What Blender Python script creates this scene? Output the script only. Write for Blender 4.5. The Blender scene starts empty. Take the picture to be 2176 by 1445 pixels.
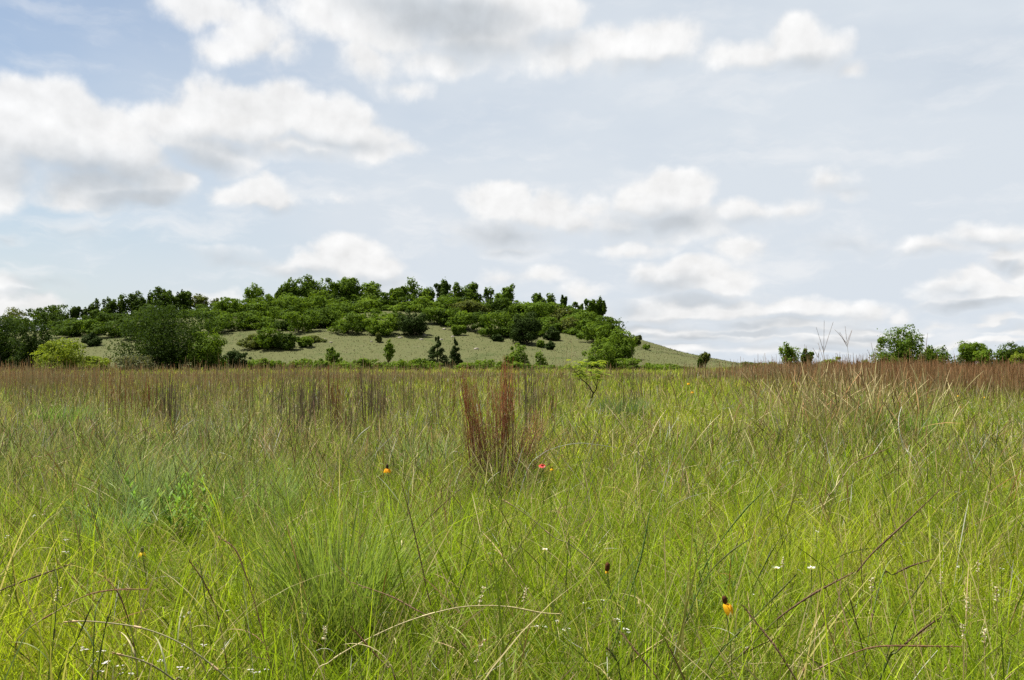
import bpy, math, zlib
import numpy as np

# ------------------------------------------------------------------ basics
F = 1850.0                      # focal length in photo pixels (2176 wide)
CX, CY = 1088.0, 722.5
HOR = 765.0                     # photo row of the true horizon
CAM_H = 1.15
PITCH = math.atan((HOR - CY) / F)
cp, sp = math.cos(PITCH), math.sin(PITCH)
scene = bpy.context.scene
COL = scene.collection


def rg(key):
    return np.random.default_rng(zlib.crc32(str(key).encode()))


def at(px, py, Y):
    x = (px - CX) / F
    u = (CY - py) / F
    dy = cp - u * sp
    dz = sp + u * cp
    s = Y / dy
    return np.array([x * s, Y, CAM_H + dz * s])


def project(P):
    P = np.asarray(P, float)
    x, y, z = P[..., 0], P[..., 1], P[..., 2] - CAM_H
    d = y * cp + z * sp
    u = -y * sp + z * cp
    d = np.where(d < 0.05, 0.05, d)
    return CX + F * x / d, CY - F * u / d, d


def sstep(a, b, x):
    t = np.clip((x - a) / (b - a), 0, 1)
    return t * t * (3 - 2 * t)


def vnoise(x, y, seed=0):
    """smooth 2-D value noise in 0..1"""
    x = np.asarray(x, float); y = np.asarray(y, float)
    xi = np.floor(x).astype(np.int64); yi = np.floor(y).astype(np.int64)
    fx = x - xi; fy = y - yi
    fx = fx * fx * (3 - 2 * fx); fy = fy * fy * (3 - 2 * fy)

    def h(a, b):
        n = (a * 374761393 + b * 668265263 + seed * 982451653) & 0xffffffff
        n = ((n ^ (n >> 13)) * 1274126177) & 0xffffffff
        n = n ^ (n >> 16)
        return (n & 0xffff) / 65535.0
    return (h(xi, yi) * (1 - fx) + h(xi + 1, yi) * fx) * (1 - fy) + \
           (h(xi, yi + 1) * (1 - fx) + h(xi + 1, yi + 1) * fx) * fy


def fbm(x, y, seed=0, o=4):
    s = 0; a = 0.5; t = 0
    for i in range(o):
        s = s + a * vnoise(x * 2 ** i, y * 2 ** i, seed + i); t += a; a *= 0.5
    return s / t


# ------------------------------------------------------------------ terrain
_ridge_px = np.array([-1200, -600, -200, 0, 200, 400, 550, 700, 900, 1000, 1100, 1200, 1280, 1345, 1400, 1470, 1530, 1600, 1800])
_ridge_py = np.array([750, 738, 722, 706, 693, 676, 664, 657, 656, 661, 669, 682, 696, 715, 740, 763, 779, 792, 800])
_ridge_X = (_ridge_px - CX) / F * 170.0
_ridge_Z = (HOR - _ridge_py) / F * 170.0 + CAM_H


def hill_z(x, y):
    x = np.asarray(x, float); y = np.asarray(y, float)
    zc = np.interp(x, _ridge_X, _ridge_Z)
    zc = (zc + np.interp(x - 5, _ridge_X, _ridge_Z) + np.interp(x + 5, _ridge_X, _ridge_Z)) / 3
    s = np.clip((y - 98 - 5 * (vnoise(x * .05, y * .02, 3) - .5)) / 72.0, 0, 1)
    prof = 0.55 * s + 0.45 * s * s * (3 - 2 * s)
    back = 1 - 0.85 * sstep(172, 300, y)
    lump = (fbm(x * .09, y * .09, 11) - .5) * 1.3 * np.clip(s * 3, 0, 1) * np.clip(zc / 5, 0, 1)
    return zc * prof * back + lump - 0.12


def plain_z(x, y):
    x = np.asarray(x, float); y = np.asarray(y, float)
    far = np.clip(y - 112, 0, None)
    return (fbm(x * .5, y * .5, 5) - .5) * .10 * np.clip(y / 2, 0, 1) * (y < 400) - np.minimum(far * .014, 16)


def ground_z(x, y):
    return np.maximum(plain_z(x, y), hill_z(x, y))


def hit(px, py):
    """point of the terrain seen at photo pixel (px, py), searched up to the crest"""
    Y = np.linspace(3, 172, 1700)
    P = np.array([at(px, py, v) for v in Y])
    g = ground_z(P[:, 0], P[:, 1])
    k = np.nonzero(P[:, 2] <= g)[0]
    if len(k) == 0:
        return 170.0
    return float(Y[k[0]])


# ------------------------------------------------------------------ mesh helpers
def mesh_np(name, V, Q, mat, C=None, smooth=False):
    V = np.asarray(V, np.float32).reshape(-1, 3)
    Q = np.asarray(Q, np.int32).reshape(-1, 4)
    me = bpy.data.meshes.new(name)
    n, m = len(V), len(Q)
    me.vertices.add(n); me.vertices.foreach_set('co', V.ravel())
    me.loops.add(4 * m); me.loops.foreach_set('vertex_index', Q.ravel())
    me.polygons.add(m)
    me.polygons.foreach_set('loop_start', np.arange(0, 4 * m, 4, dtype=np.int32))
    if smooth:
        me.polygons.foreach_set('use_smooth', np.ones(m, bool))
    me.update(calc_edges=True)
    if C is not None:
        C = np.asarray(C, np.float32).reshape(-1, 3)
        a = me.attributes.new('tint', 'FLOAT_COLOR', 'POINT')
        c4 = np.ones((n, 4), np.float32); c4[:, :3] = C
        a.data.foreach_set('color', c4.ravel())
    me.materials.append(mat)
    return me


class G:
    """collects quads with a tint"""
    def __init__(self):
        self.V = []; self.Q = []; self.C = []; self.n = 0

    def add(self, V, Q, C):
        V = np.asarray(V, float).reshape(-1, 3); Q = np.asarray(Q, np.int64).reshape(-1, 4)
        C = np.asarray(C, float)
        if C.ndim == 1:
            C = np.tile(C, (len(V), 1))
        self.V.append(V); self.Q.append(Q + self.n); self.C.append(C.reshape(-1, 3)); self.n += len(V)

    def build(self, name, mat, parent=None, smooth=False):
        V = np.concatenate(self.V); Q = np.concatenate(self.Q); C = np.concatenate(self.C)
        if parent is not None:
            V = V - np.array(parent['_o'])
        me = mesh_np(name, V, Q, mat, C, smooth)
        o = bpy.data.objects.new(name, me); COL.objects.link(o)
        if parent is not None:
            o.parent = parent
        return o


def thing(name, label, cat, loc, group=None):
    o = bpy.data.objects.new(name, None); COL.objects.link(o)
    o.location = [float(v) for v in loc]; o.empty_display_size = .1
    o['_o'] = [float(v) for v in loc]
    o['label'] = label; o['category'] = cat; o['kind'] = 'thing'
    if group:
        o['group'] = group
    return o


def tube(g, pts, rad, col, ns=5, col2=None):
    pts = np.asarray(pts, float); k = len(pts)
    rad = np.broadcast_to(np.asarray(rad, float), (k,))
    d = np.gradient(pts, axis=0); d /= np.linalg.norm(d, axis=1)[:, None] + 1e-9
    ref = np.array([0.31, 0.93, 0.17]); 
    if abs(d[:, :] @ ref).max() > .95: ref = np.array([.9, -.1, .3])
    a = np.cross(d, ref); a /= np.linalg.norm(a, axis=1)[:, None] + 1e-9
    b = np.cross(d, a)
    th = np.arange(ns) / ns * 2 * np.pi
    V = pts[:, None, :] + rad[:, None, None] * (np.cos(th)[None, :, None] * a[:, None, :] + np.sin(th)[None, :, None] * b[:, None, :])
    i = np.arange(k - 1)[:, None] * ns; j = np.arange(ns)[None, :]; j2 = (j + 1) % ns
    Q = np.stack([i + j, i + j2, i + ns + j2, i + ns + j], -1).reshape(-1, 4)
    col = np.asarray(col, float)
    if col2 is not None:
        t = np.linspace(0, 1, k)[:, None]
        C = np.repeat((col[None] * (1 - t) + np.asarray(col2)[None] * t), ns, axis=0)
    else:
        C = np.tile(col, (k * ns, 1))
    g.add(V.reshape(-1, 3), Q, C)


def spline(pts, n):
    """Catmull-Rom resample of a polyline"""
    p = np.asarray(pts, float)
    if len(p) == 2:
        return p[0] + (p[1] - p[0]) * np.linspace(0, 1, n)[:, None]
    q = np.vstack([2 * p[0] - p[1], p, 2 * p[-1] - p[-2]])
    u = np.linspace(0, len(p) - 1 - 1e-6, n); i = u.astype(int); t = (u - i)[:, None]
    a, b, c, d = q[i], q[i + 1], q[i + 2], q[i + 3]
    return .5 * ((2 * b) + (-a + c) * t + (2 * a - 5 * b + 4 * c - d) * t ** 2 + (-a + 3 * b - 3 * c + d) * t ** 3)


def ribbons(base, head, length, width, lean, curve, twist, nseg, c0, c1, prof='blade', cpow=1.0):
    """vectorised grass blades -> V, Q, C"""
    N = len(base); k = nseg + 1
    t = np.linspace(0, 1, k)
    tm = (t[1:] + t[:-1]) / 2
    th = lean[:, None] + curve[:, None] * tm[None] ** cpow
    ds = (length / nseg)[:, None]
    cx = np.concatenate([np.zeros((N, 1)), np.cumsum(np.sin(th) * ds, 1)], 1)
    cz = np.concatenate([np.zeros((N, 1)), np.cumsum(np.cos(th) * ds, 1)], 1)
    hx, hy = np.cos(head), np.sin(head)
    P = np.stack([base[:, None, 0] + hx[:, None] * cx, base[:, None, 1] + hy[:, None] * cx, base[:, None, 2] + cz], -1)
    tk = lean[:, None] + curve[:, None] * t[None] ** cpow
    ct, st = np.cos(twist)[:, None], np.sin(twist)[:, None]
    S = np.stack([-hy[:, None] * ct + hx[:, None] * np.cos(tk) * st,
                  hx[:, None] * ct + hy[:, None] * np.cos(tk) * st,
                  -np.sin(tk) * st], -1)
    if prof == 'blade':
        w = (0.75 + 0.6 * t - 0.2 * t * t) * (1 - t ** 2.2) + 0.04
    elif prof == 'stalk':
        w = 1.0 - 0.55 * t
    elif prof == 'spike':
        w = 0.55 + 0.9 * sstep(.62, .72, t) - 1.0 * sstep(.9, 1, t)
    W = (width[:, None] * w[None] * .5)[..., None]
    V = np.stack([P - S * W, P + S * W], 2).reshape(-1, 3)
    i = (np.arange(N) * k * 2)[:, None] + (np.arange(nseg) * 2)[None]
    Q = np.stack([i, i + 1, i + 3, i + 2], -1).reshape(-1, 4)
    C = c0[:, None, :] * (1 - t[None, :, None]) + c1[:, None, :] * t[None, :, None]
    C = np.repeat(C, 2, axis=1).reshape(-1, 3)
    return V, Q, C, P


# ------------------------------------------------------------------ materials
def new_mat(name):
    m = bpy.data.materials.new(name); m.use_nodes = True
    nt = m.node_tree; nt.nodes.clear()
    out = nt.nodes.new('ShaderNodeOutputMaterial')
    return m, nt, out


def leaf_mat(name, trans=.35, rough=.5, spec=.3, tgain=(1.15, 1.2, .7), noise=0.0, nscale=3.0):
    m, nt, out = new_mat(name)
    N = nt.nodes.new; L = nt.links.new
    at_ = N('ShaderNodeAttribute'); at_.attribute_name = 'tint'
    colr = at_.outputs['Color']
    if noise:
        tc = N('ShaderNodeTexCoord'); nz = N('ShaderNodeTexNoise'); nz.inputs['Scale'].default_value = nscale
        nz.inputs['Detail'].default_value = 3
        L(tc.outputs['Object'], nz.inputs['Vector'])
        mr = N('ShaderNodeMapRange'); mr.inputs[3].default_value = 1 - noise; mr.inputs[4].default_value = 1 + noise
        mr.inputs[1].default_value = .3; mr.inputs[2].default_value = .7
        L(nz.outputs['Fac'], mr.inputs[0])
        vm = N('ShaderNodeVectorMath'); vm.operation = 'SCALE'
        L(colr, vm.inputs[0]); L(mr.outputs[0], vm.inputs['Scale'])
        colr = vm.outputs[0]
    p = N('ShaderNodeBsdfPrincipled'); p.inputs['Roughness'].default_value = rough
    p.inputs['Specular IOR Level'].default_value = spec
    L(colr, p.inputs['Base Color'])
    tr = N('ShaderNodeBsdfTranslucent')
    v2 = N('ShaderNodeVectorMath'); v2.operation = 'MULTIPLY'; v2.inputs[1].default_value = tgain
    L(colr, v2.inputs[0]); L(v2.outputs[0], tr.inputs['Color'])
    mx = N('ShaderNodeMixShader'); mx.inputs[0].default_value = trans
    L(p.outputs[0], mx.inputs[1]); L(tr.outputs[0], mx.inputs[2]); L(mx.outputs[0], out.inputs['Surface'])
    return m


def solid_mat(name, rough=.8, spec=.2, noise=.25, nscale=20.0, bump=0.0):
    m, nt, out = new_mat(name)
    N = nt.nodes.new; L = nt.links.new
    at_ = N('ShaderNodeAttribute'); at_.attribute_name = 'tint'
    tc = N('ShaderNodeTexCoord'); nz = N('ShaderNodeTexNoise'); nz.inputs['Scale'].default_value = nscale
    nz.inputs['Detail'].default_value = 5
    L(tc.outputs['Object'], nz.inputs['Vector'])
    mr = N('ShaderNodeMapRange'); mr.inputs[3].default_value = 1 - noise; mr.inputs[4].default_value = 1 + noise
    mr.inputs[1].default_value = .3; mr.inputs[2].default_value = .7
    L(nz.outputs['Fac'], mr.inputs[0])
    vm = N('ShaderNodeVectorMath'); vm.operation = 'SCALE'
    L(at_.outputs['Color'], vm.inputs[0]); L(mr.outputs[0], vm.inputs['Scale'])
    p = N('ShaderNodeBsdfPrincipled'); p.inputs['Roughness'].default_value = rough
    p.inputs['Specular IOR Level'].default_value = spec
    L(vm.outputs[0], p.inputs['Base Color'])
    if bump:
        b = N('ShaderNodeBump'); b.inputs['Strength'].default_value = bump; b.inputs['Distance'].default_value = .05
        L(nz.outputs['Fac'], b.inputs['Height']); L(b.outputs[0], p.inputs['Normal'])
    L(p.outputs[0], out.inputs['Surface'])
    return m


def soil_mat(name, cols, s1, s2, rough=.95):
    m, nt, out = new_mat(name)
    N = nt.nodes.new; L = nt.links.new
    tc = N('ShaderNodeTexCoord')
    n1 = N('ShaderNodeTexNoise'); n1.inputs['Scale'].default_value = s1; n1.inputs['Detail'].default_value = 8
    n1.inputs['Roughness'].default_value = .62
    n2 = N('ShaderNodeTexNoise'); n2.inputs['Scale'].default_value = s2; n2.inputs['Detail'].default_value = 6
    n2.inputs['Roughness'].default_value = .7
    L(tc.outputs['Object'], n1.inputs['Vector']); L(tc.outputs['Object'], n2.inputs['Vector'])
    ad = N('ShaderNodeMath'); ad.operation = 'MULTIPLY_ADD'; ad.inputs[1].default_value = .5
    hf = N('ShaderNodeMath'); hf.operation = 'MULTIPLY'; hf.inputs[1].default_value = .5
    L(n2.outputs['Fac'], hf.inputs[0]); L(n1.outputs['Fac'], ad.inputs[0]); L(hf.outputs[0], ad.inputs[2])
    cr = N('ShaderNodeValToRGB')
    el = cr.color_ramp.elements
    pos = np.linspace(.36, .64, len(cols))
    el[0].position = pos[0]; el[0].color = (*cols[0], 1); el[1].position = pos[-1]; el[1].color = (*cols[-1], 1)
    for q, c in zip(pos[1:-1], cols[1:-1]):
        e = el.new(q); e.color = (*c, 1)
    L(ad.outputs[0], cr.inputs[0])
    p = N('ShaderNodeBsdfPrincipled'); p.inputs['Roughness'].default_value = rough; p.inputs['Specular IOR Level'].default_value = .1
    L(cr.outputs[0], p.inputs['Base Color'])
    b = N('ShaderNodeBump'); b.inputs['Strength'].default_value = .6; b.inputs['Distance'].default_value = .15
    L(n2.outputs['Fac'], b.inputs['Height']); L(b.outputs[0], p.inputs['Normal'])
    L(p.outputs[0], out.inputs['Surface'])
    return m


M_GRASS = leaf_mat('grass_blade', .45, .55, .15)
M_DRY = leaf_mat('dry_stalk', .15, .7, .15, (1.1, 1.0, .8))
M_LEAF = leaf_mat('tree_leaf', .38, .75, .07, (1.35, 1.3, .6))
M_CEDAR = leaf_mat('cedar_leaf', .15, .8, .06, (1.1, 1.2, .7))
M_BARK = solid_mat('bark', .9, .1, .35, 6, .5)
M_STALK = solid_mat('stalk', .6, .25, .2, 60)
M_SEED = solid_mat('seed', .8, .15, .35, 220)
M_PETAL = leaf_mat('petal', .35, .6, .2, (1.1, 1.0, .9))
M_ROCK = solid_mat('limestone', .9, .15, .3, 3.0, .8)
M_SOIL = soil_mat('prairie_soil', [(.035, .035, .012), (.07, .06, .025), (.10, .085, .04), (.06, .075, .02)], .8, 9)
M_HILL = soil_mat('hill_turf', [(.040, .056, .015), (.066, .080, .026), (.092, .094, .038), (.072, .086, .030), (.125, .108, .060)], .16, 2.2)

# ------------------------------------------------------------------ camera, light, sky
cam = bpy.data.cameras.new('camera'); camo = bpy.data.objects.new('camera', cam); COL.objects.link(camo)
cam.sensor_fit = 'HORIZONTAL'; cam.sensor_width = 36.0; cam.lens = F / 2176 * 36.0
cam.clip_start = .05; cam.clip_end = 6000
camo.location = (0, 0, CAM_H); camo.rotation_euler = (math.pi / 2 + PITCH, 0, 0)
scene.camera = camo

SUN_EL = math.radians(66); SUN_AZ = math.radians(-62)      # azimuth from +Y towards +X
sun = bpy.data.lights.new('sun', 'SUN'); suno = bpy.data.objects.new('sun', sun); COL.objects.link(suno)
sun.energy = 5.0; sun.angle = math.radians(.6); sun.color = (1.0, .95, .86)
suno.rotation_euler = (math.pi / 2 - SUN_EL, 0, math.pi - SUN_AZ); suno.location = (0, 0, 50)

# clouds: (photo px, py, half width, half height, weight) turned into directions
CLOUDS = [
 # left cumulus
 (110,275,190,115,1.5),(40,250,130,95,1.3),(200,300,150,110,1.4),(270,345,110,85,1.2),(-60,330,180,130,1.3),(210,400,150,60,1.2),(330,395,90,55,1.3),(300,420,90,38,1.1),(380,385,40,40,.9),
 # centre-left cumulus
 (440,215,75,70,.85),(420,175,28,30,.7),(400,270,110,70,1.1),(540,255,140,75,1.25),(610,225,75,60,1.1),(690,260,110,72,1.25),(780,295,100,48,1.1),(850,305,60,30,.7),(460,320,120,55,1.1),(330,240,50,35,.6),(600,310,150,45,1.0),
 (560,410,75,42,.9),(610,435,45,30,.8),(480,415,50,28,.6),
 # upper band
 (440,20,140,50,.8),(540,70,110,60,.75),(600,110,60,45,.6),(480,105,60,28,.45),(700,30,170,75,.9),(880,40,220,100,1.2),(1010,60,190,110,1.3),(1140,20,130,65,1.1),(960,130,170,45,.85),
 (790,130,70,45,.65),(850,185,70,24,.5),
 (1280,105,150,60,.95),(1400,95,110,62,.95),(1180,110,120,50,.8),(1690,70,75,55,1.0),(1740,110,90,52,1.0),(1620,115,110,42,.9),(1820,145,50,22,.6),(1540,120,70,35,.5),
 # middle
 (1060,425,75,48,1.15),(1150,450,85,45,1.0),(1210,475,70,30,.8),(1080,495,140,38,.9),(1100,525,90,18,.7),(1440,410,95,58,1.25),(1370,430,80,52,1.1),(1330,480,90,42,.9),(1460,470,130,48,1.1),(1590,450,110,30,.85),(1690,448,70,24,.7),(1770,390,60,38,.5),(1810,415,40,22,.5),(1260,440,50,32,.5),
 (1575,530,75,32,.75),(1330,530,90,20,.6),(1440,500,80,25,.6),(1780,522,95,26,.4),
 (1460,590,120,42,1.15),(1540,600,70,42,1.0),(1380,590,60,35,.8),(1480,640,170,26,.9),
 (1400,665,130,40,1.0),(1560,660,160,34,.9),(1700,655,150,40,1.0),(1840,665,110,34,.9),(1930,670,40,26,.7),(1430,705,170,24,.9),(1600,710,200,28,.9),(1300,665,50,28,.6),(1780,700,140,20,.7),
 (1390,745,300,22,.8),(1700,745,260,18,.7),(1950,735,200,18,.6),
 (1470,715,230,22,1.15),(1650,690,180,20,1.1),(1800,725,160,18,1.1),(1560,640,80,16,1.0),(1350,700,90,20,1.1),(1900,705,120,16,1.1),(2060,735,160,14,1.0),
 # right edge
 (2080,600,75,48,1.2),(2130,620,90,40,1.2),(2010,610,80,34,.9),(2060,645,120,20,1.0),(2150,540,45,45,.9),(1990,525,110,22,.65),(2110,500,110,26,.65),(2230,560,90,60,1.0),(2120,690,80,16,.7),(2000,690,70,12,.5),(2170,715,90,14,.7),
 # low left and centre
 (740,555,85,55,1.25),(800,575,70,45,1.0),(670,570,75,35,.95),(610,580,60,25,.7),(830,600,60,30,.7),(490,545,75,28,.45),(540,560,60,18,.4),
 (30,610,75,34,1.0),(-40,640,90,45,1.0),(80,650,75,28,1.0),(110,600,70,20,.4),(180,480,75,26,.4),(20,512,40,12,.45),(430,632,75,20,.55),(350,640,50,14,.4),
 (1150,585,60,26,.65),(1225,620,65,30,.65),(1080,590,60,20,.4),(960,520,40,10,.3),(710,430,50,12,.28),
]
SHADES = [ # grey undersides
 (1450,733,200,9,1.2),(1660,708,170,9,1.2),(1800,742,150,9,1.0),(1350,718,80,8,1.0),(1900,720,110,8,1.1),(2060,748,150,7,1.0),
 (200,370,170,45,1.0),(300,425,110,32,1.2),(60,355,150,40,.6),(430,345,90,34,1.0),(500,310,100,25,.5),(690,300,120,16,.5),(640,330,60,16,.5),
 (960,45,160,60,1.2),(880,20,140,40,.9),(1000,110,110,35,.8),(1150,90,60,25,.4),(1370,150,90,22,.7),(1690,145,110,28,.9),(1620,165,90,18,.6),
 (1420,475,120,34,1.0),(1090,500,130,28,.8),(1330,500,70,20,.7),(1600,470,90,14,.5),(590,450,60,12,.7),
 (1400,610,70,18,.7),(1490,632,100,14,1.0),(1400,690,150,12,.9),(1560,690,170,12,.9),(1700,678,150,12,.9),(1640,735,200,12,.7),(1500,722,120,10,.8),(1850,690,110,14,.9),(1340,655,50,20,.7),
 (2080,648,115,15,1.5),(2030,620,60,14,.6),(2160,560,50,18,1.2),(1990,540,100,12,.6),(2110,515,80,12,.5),(2130,706,90,8,.9),
 (780,600,80,18,.9),(640,590,70,14,.6),(500,550,80,22,.8),(110,605,80,20,.9),(180,485,80,26,.9),(20,515,50,12,.9),(60,625,60,10,.5),(1780,528,95,20,.7),(1810,410,70,14,.4),(1100,530,60,10,.6),
]


def azel(px, py):
    d = at(px, py, 1.0) - np.array([0, 0, CAM_H])
    d /= np.linalg.norm(d)
    return math.atan2(d[0], d[1]), math.asin(d[2])


world = bpy.data.worlds.new('World'); scene.world = world; world.use_nodes = True
nt = world.node_tree; nt.nodes.clear()
N = nt.nodes.new; L = nt.links.new


def mth(op, a, b=None, c=None, clamp=False):
    n = N('ShaderNodeMath'); n.operation = op; n.use_clamp = clamp
    for i, v in enumerate((a, b, c)):
        if v is None: continue
        if isinstance(v, (int, float)): n.inputs[i].default_value = v
        else: L(v, n.inputs[i])
    return n.outputs[0]


def vmt(op, a, b=None, c=None, scale=None):
    n = N('ShaderNodeVectorMath'); n.operation = op
    for i, v in enumerate((a, b, c)):
        if v is None: continue
        if isinstance(v, (tuple, list)): n.inputs[i].default_value = v
        else: L(v, n.inputs[i])
    if scale is not None: n.inputs['Scale'].default_value = scale
    return n.outputs['Value'] if op == 'LENGTH' else n.outputs[0]


def noise(vec, scale, detail, rough=.55, lac=2.0, typ='FBM'):
    n = N('ShaderNodeTexNoise'); n.inputs['Scale'].default_value = scale; n.inputs['Detail'].default_value = detail
    n.inputs['Roughness'].default_value = rough; n.inputs['Lacunarity'].default_value = lac
    n.noise_dimensions = '2D'
    L(vec, n.inputs['Vector'])
    return n


def mrange(v, a, b, c=0.0, d=1.0, smooth=True):
    n = N('ShaderNodeMapRange'); n.interpolation_type = 'SMOOTHSTEP' if smooth else 'LINEAR'
    L(v, n.inputs[0])
    for i, q in enumerate((a, b, c, d)): n.inputs[1 + i].default_value = q
    return n.outputs[0]


def mixc(fac, a, b):
    n = N('ShaderNodeMix'); n.data_type = 'RGBA'
    if isinstance(fac, (int, float)): n.inputs[0].default_value = fac
    else: L(fac, n.inputs[0])
    for i, v in ((6, a), (7, b)):
        if isinstance(v, (tuple, list)): n.inputs[i].default_value = (*v, 1)
        else: L(v, n.inputs[i])
    return n.outputs[2]


SKY_K = 0.0518
tc = N('ShaderNodeTexCoord')
sx = N('ShaderNodeSeparateXYZ'); L(tc.outputs['Generated'], sx.inputs[0])
az = mth('ARCTAN2', sx.outputs[0], sx.outputs[1])
el = mth('ARCSINE', sx.outputs[2])
cb = N('ShaderNodeCombineXYZ'); L(az, cb.inputs[0]); L(el, cb.inputs[1])
P = cb.outputs[0]
# features shrink towards the horizon
ne = mth('POWER', mth('MAXIMUM', mth('ADD', el, .03), .004), .62)
cn = N('ShaderNodeCombineXYZ'); L(mth('MULTIPLY', az, 1.0), cn.inputs[0]); L(ne, cn.inputs[1])
PN = cn.outputs[0]
w1 = noise(PN, 9, 3, .5)
warp = vmt('MULTIPLY', vmt('SUBTRACT', w1.outputs['Color'], (.5, .5, .5)), (.045, .03, 0))
w2 = noise(PN, 34, 3, .5)
warp2 = vmt('MULTIPLY', vmt('SUBTRACT', w2.outputs['Color'], (.5, .5, .5)), (.016, .012, 0))
PW = vmt('ADD', P, vmt('ADD', warp, warp2))


def field(blobs, vec, k=.12):
    acc = None
    for (px, py, rx, ry, s) in blobs:
        s = s * 1.35 if s >= 1.1 else s * 1.12
        a, e = azel(px, py)
        ra = abs(azel(px + rx, py)[0] - azel(px - rx, py)[0]) / 2
        re = abs(azel(px, py + ry)[1] - azel(px, py - ry)[1]) / 2
        q = vmt('MULTIPLY_ADD', vec, (1 / ra, 1 / re, 0), (-a / ra, -e / re, 0))
        f = mth('MULTIPLY_ADD', vmt('LENGTH', q), -s, s)
        acc = f if acc is None else mth('SMOOTH_MAX', acc, f, k)
    return acc


n1 = noise(PN, 14, 9, .57).outputs['Fac']
n1u = noise(vmt('ADD', PN, (-.012, .022, 0)), 14, 4, .5).outputs['Fac']
puff = vmt('ADD', PN, warp2)
n2 = noise(puff, 40, 5, .5).outputs['Fac']
n2u = noise(vmt('ADD', puff, (-.007, .012, 0)), 40, 3, .45).outputs['Fac']
emb = mth('MULTIPLY_ADD', mth('SUBTRACT', n1, n1u), .30, mth('MULTIPLY', mth('SUBTRACT', n2, n2u), .16))
nmix = mth('ADD', mth('MULTIPLY_ADD', n1, 1.15, -.575), mth('MULTIPLY_ADD', n2, .42, -.21))
nsh = mth('MULTIPLY_ADD', n1u, .40, -.20)
lit0 = mth('ADD', mth('MULTIPLY_ADD', n1, .02, .985), emb)
# clear sky and thin high veil
sky = N('ShaderNodeTexSky'); sky.sky_type = 'NISHITA'; sky.sun_disc = False
sky.sun_elevation = SUN_EL; sky.sun_rotation = SUN_AZ
sky.air_density = 1.0; sky.dust_density = 1.0; sky.ozone_density = 1.0
veil_n = noise(vmt('MULTIPLY', PN, (1.0, 2.6, 0)), 3.0, 5, .5).outputs['Fac']
va = mrange(az, -.60, .10)
vv = mth('MULTIPLY_ADD', va, .66, .28)
vlow = mrange(el, .34, .08)
vv = mth('MULTIPLY_ADD', vlow, .30, vv)
vv = mth('ADD', vv, mth('MULTIPLY_ADD', veil_n, .7, -.35), clamp=True)
veil = (7.05, 7.65, 8.3)
skyb = vmt('MULTIPLY', sky.outputs[0], (1.22, 1.22, 1.18))
base = mixc(vv, skyb, veil)
thin_n = noise(vmt('MULTIPLY_ADD', PW, (2.2, 7.5, 0), (3.1, 1.7, 0)), 3.4, 7, .58).outputs['Fac']
thin_a = mth('MULTIPLY', mrange(thin_n, .46, .78), mth('MULTIPLY_ADD', vlow, .30, .34))
base = mixc(thin_a, base, (9.0, 9.1, 9.2))
W_ = 9.4
bright = (W_, W_ * .995, W_ * .985)
grey = (5.7, 6.05, 6.4)


def backdrop(color):
    b_ = N('ShaderNodeBackground'); b_.inputs['Strength'].default_value = SKY_K
    if isinstance(color, tuple): b_.inputs['Color'].default_value = (*color, 1)
    else: L(color, b_.inputs['Color'])
    return b_.outputs[0]


def sector(a0, a1):
    def near(bl):
        r = []
        for q in bl:
            lo, hi = azel(q[0] - q[2] * 1.5, q[1])[0], azel(q[0] + q[2] * 1.5, q[1])[0]
            if hi > a0 - .03 and lo < a1 + .03: r.append(q)
        return r
    B = field(near(CLOUDS), PW, .2)
    S = field(near(SHADES), PW, .3)
    dens = mth('ADD', B, nmix)
    soft = mrange(mth('ADD', S, nsh), -.5, .6)                   # bases melt away, tops stay crisper
    hi_ = mth('MULTIPLY_ADD', soft, .75, .55)
    al = N('ShaderNodeMapRange'); al.interpolation_type = 'SMOOTHSTEP'
    L(dens, al.inputs[0]); al.inputs[1].default_value = -.16; L(hi_, al.inputs[2])
    alpha = al.outputs[0]
    shade = mrange(mth('ADD', S, nsh), -.70, .90)
    ccol = mixc(shade, bright, grey)
    sc = N('ShaderNodeVectorMath'); sc.operation = 'SCALE'; L(ccol, sc.inputs[0]); L(lit0, sc.inputs['Scale'])
    return backdrop(mixc(mth('MULTIPLY', alpha, .90), base, sc.outputs[0]))


def mixsh(fac, a, b):
    n = N('ShaderNodeMixShader'); L(fac, n.inputs[0]); L(a, n.inputs[1]); L(b, n.inputs[2]); return n.outputs[0]


edges = [-.80, -.40, -.22, -.05, .13, .33, .80]
cur = sector(edges[0], edges[1])
for a0, a1 in zip(edges[1:-1], edges[2:]):
    cur = mixsh(mth('GREATER_THAN', az, a0), cur, sector(a0, a1))
# away from the view: sky veil dimmed to cut ambient light, without the single clouds
rest = backdrop(mixc(.62, sky.outputs[0], (5.0, 5.1, 5.2)))
inside = mth('MULTIPLY', mth('LESS_THAN', mth('ABSOLUTE', az), .80), mth('MULTIPLY', mth('GREATER_THAN', el, -.02), mth('LESS_THAN', el, .52)))
cur = mixsh(inside, rest, cur)
wo = N('ShaderNodeOutputWorld'); L(cur, wo.inputs['Surface'])
world.cycles.sampling_method = 'MANUAL'; world.cycles.sample_map_resolution = 512

vs = scene.view_settings
vs.view_transform = 'Standard'; vs.look = 'None'; vs.exposure = 0.95; vs.gamma = 1.0; vs.use_curve_mapping = False
cy = scene.cycles
cy.max_bounces = 5; cy.diffuse_bounces = 3; cy.glossy_bounces = 2; cy.transmission_bounces = 3; cy.transparent_max_bounces = 4
cy.use_denoising = False
cy.sample_clamp_indirect = 4
cy.caustics_reflective = False; cy.caustics_refractive = False

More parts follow.
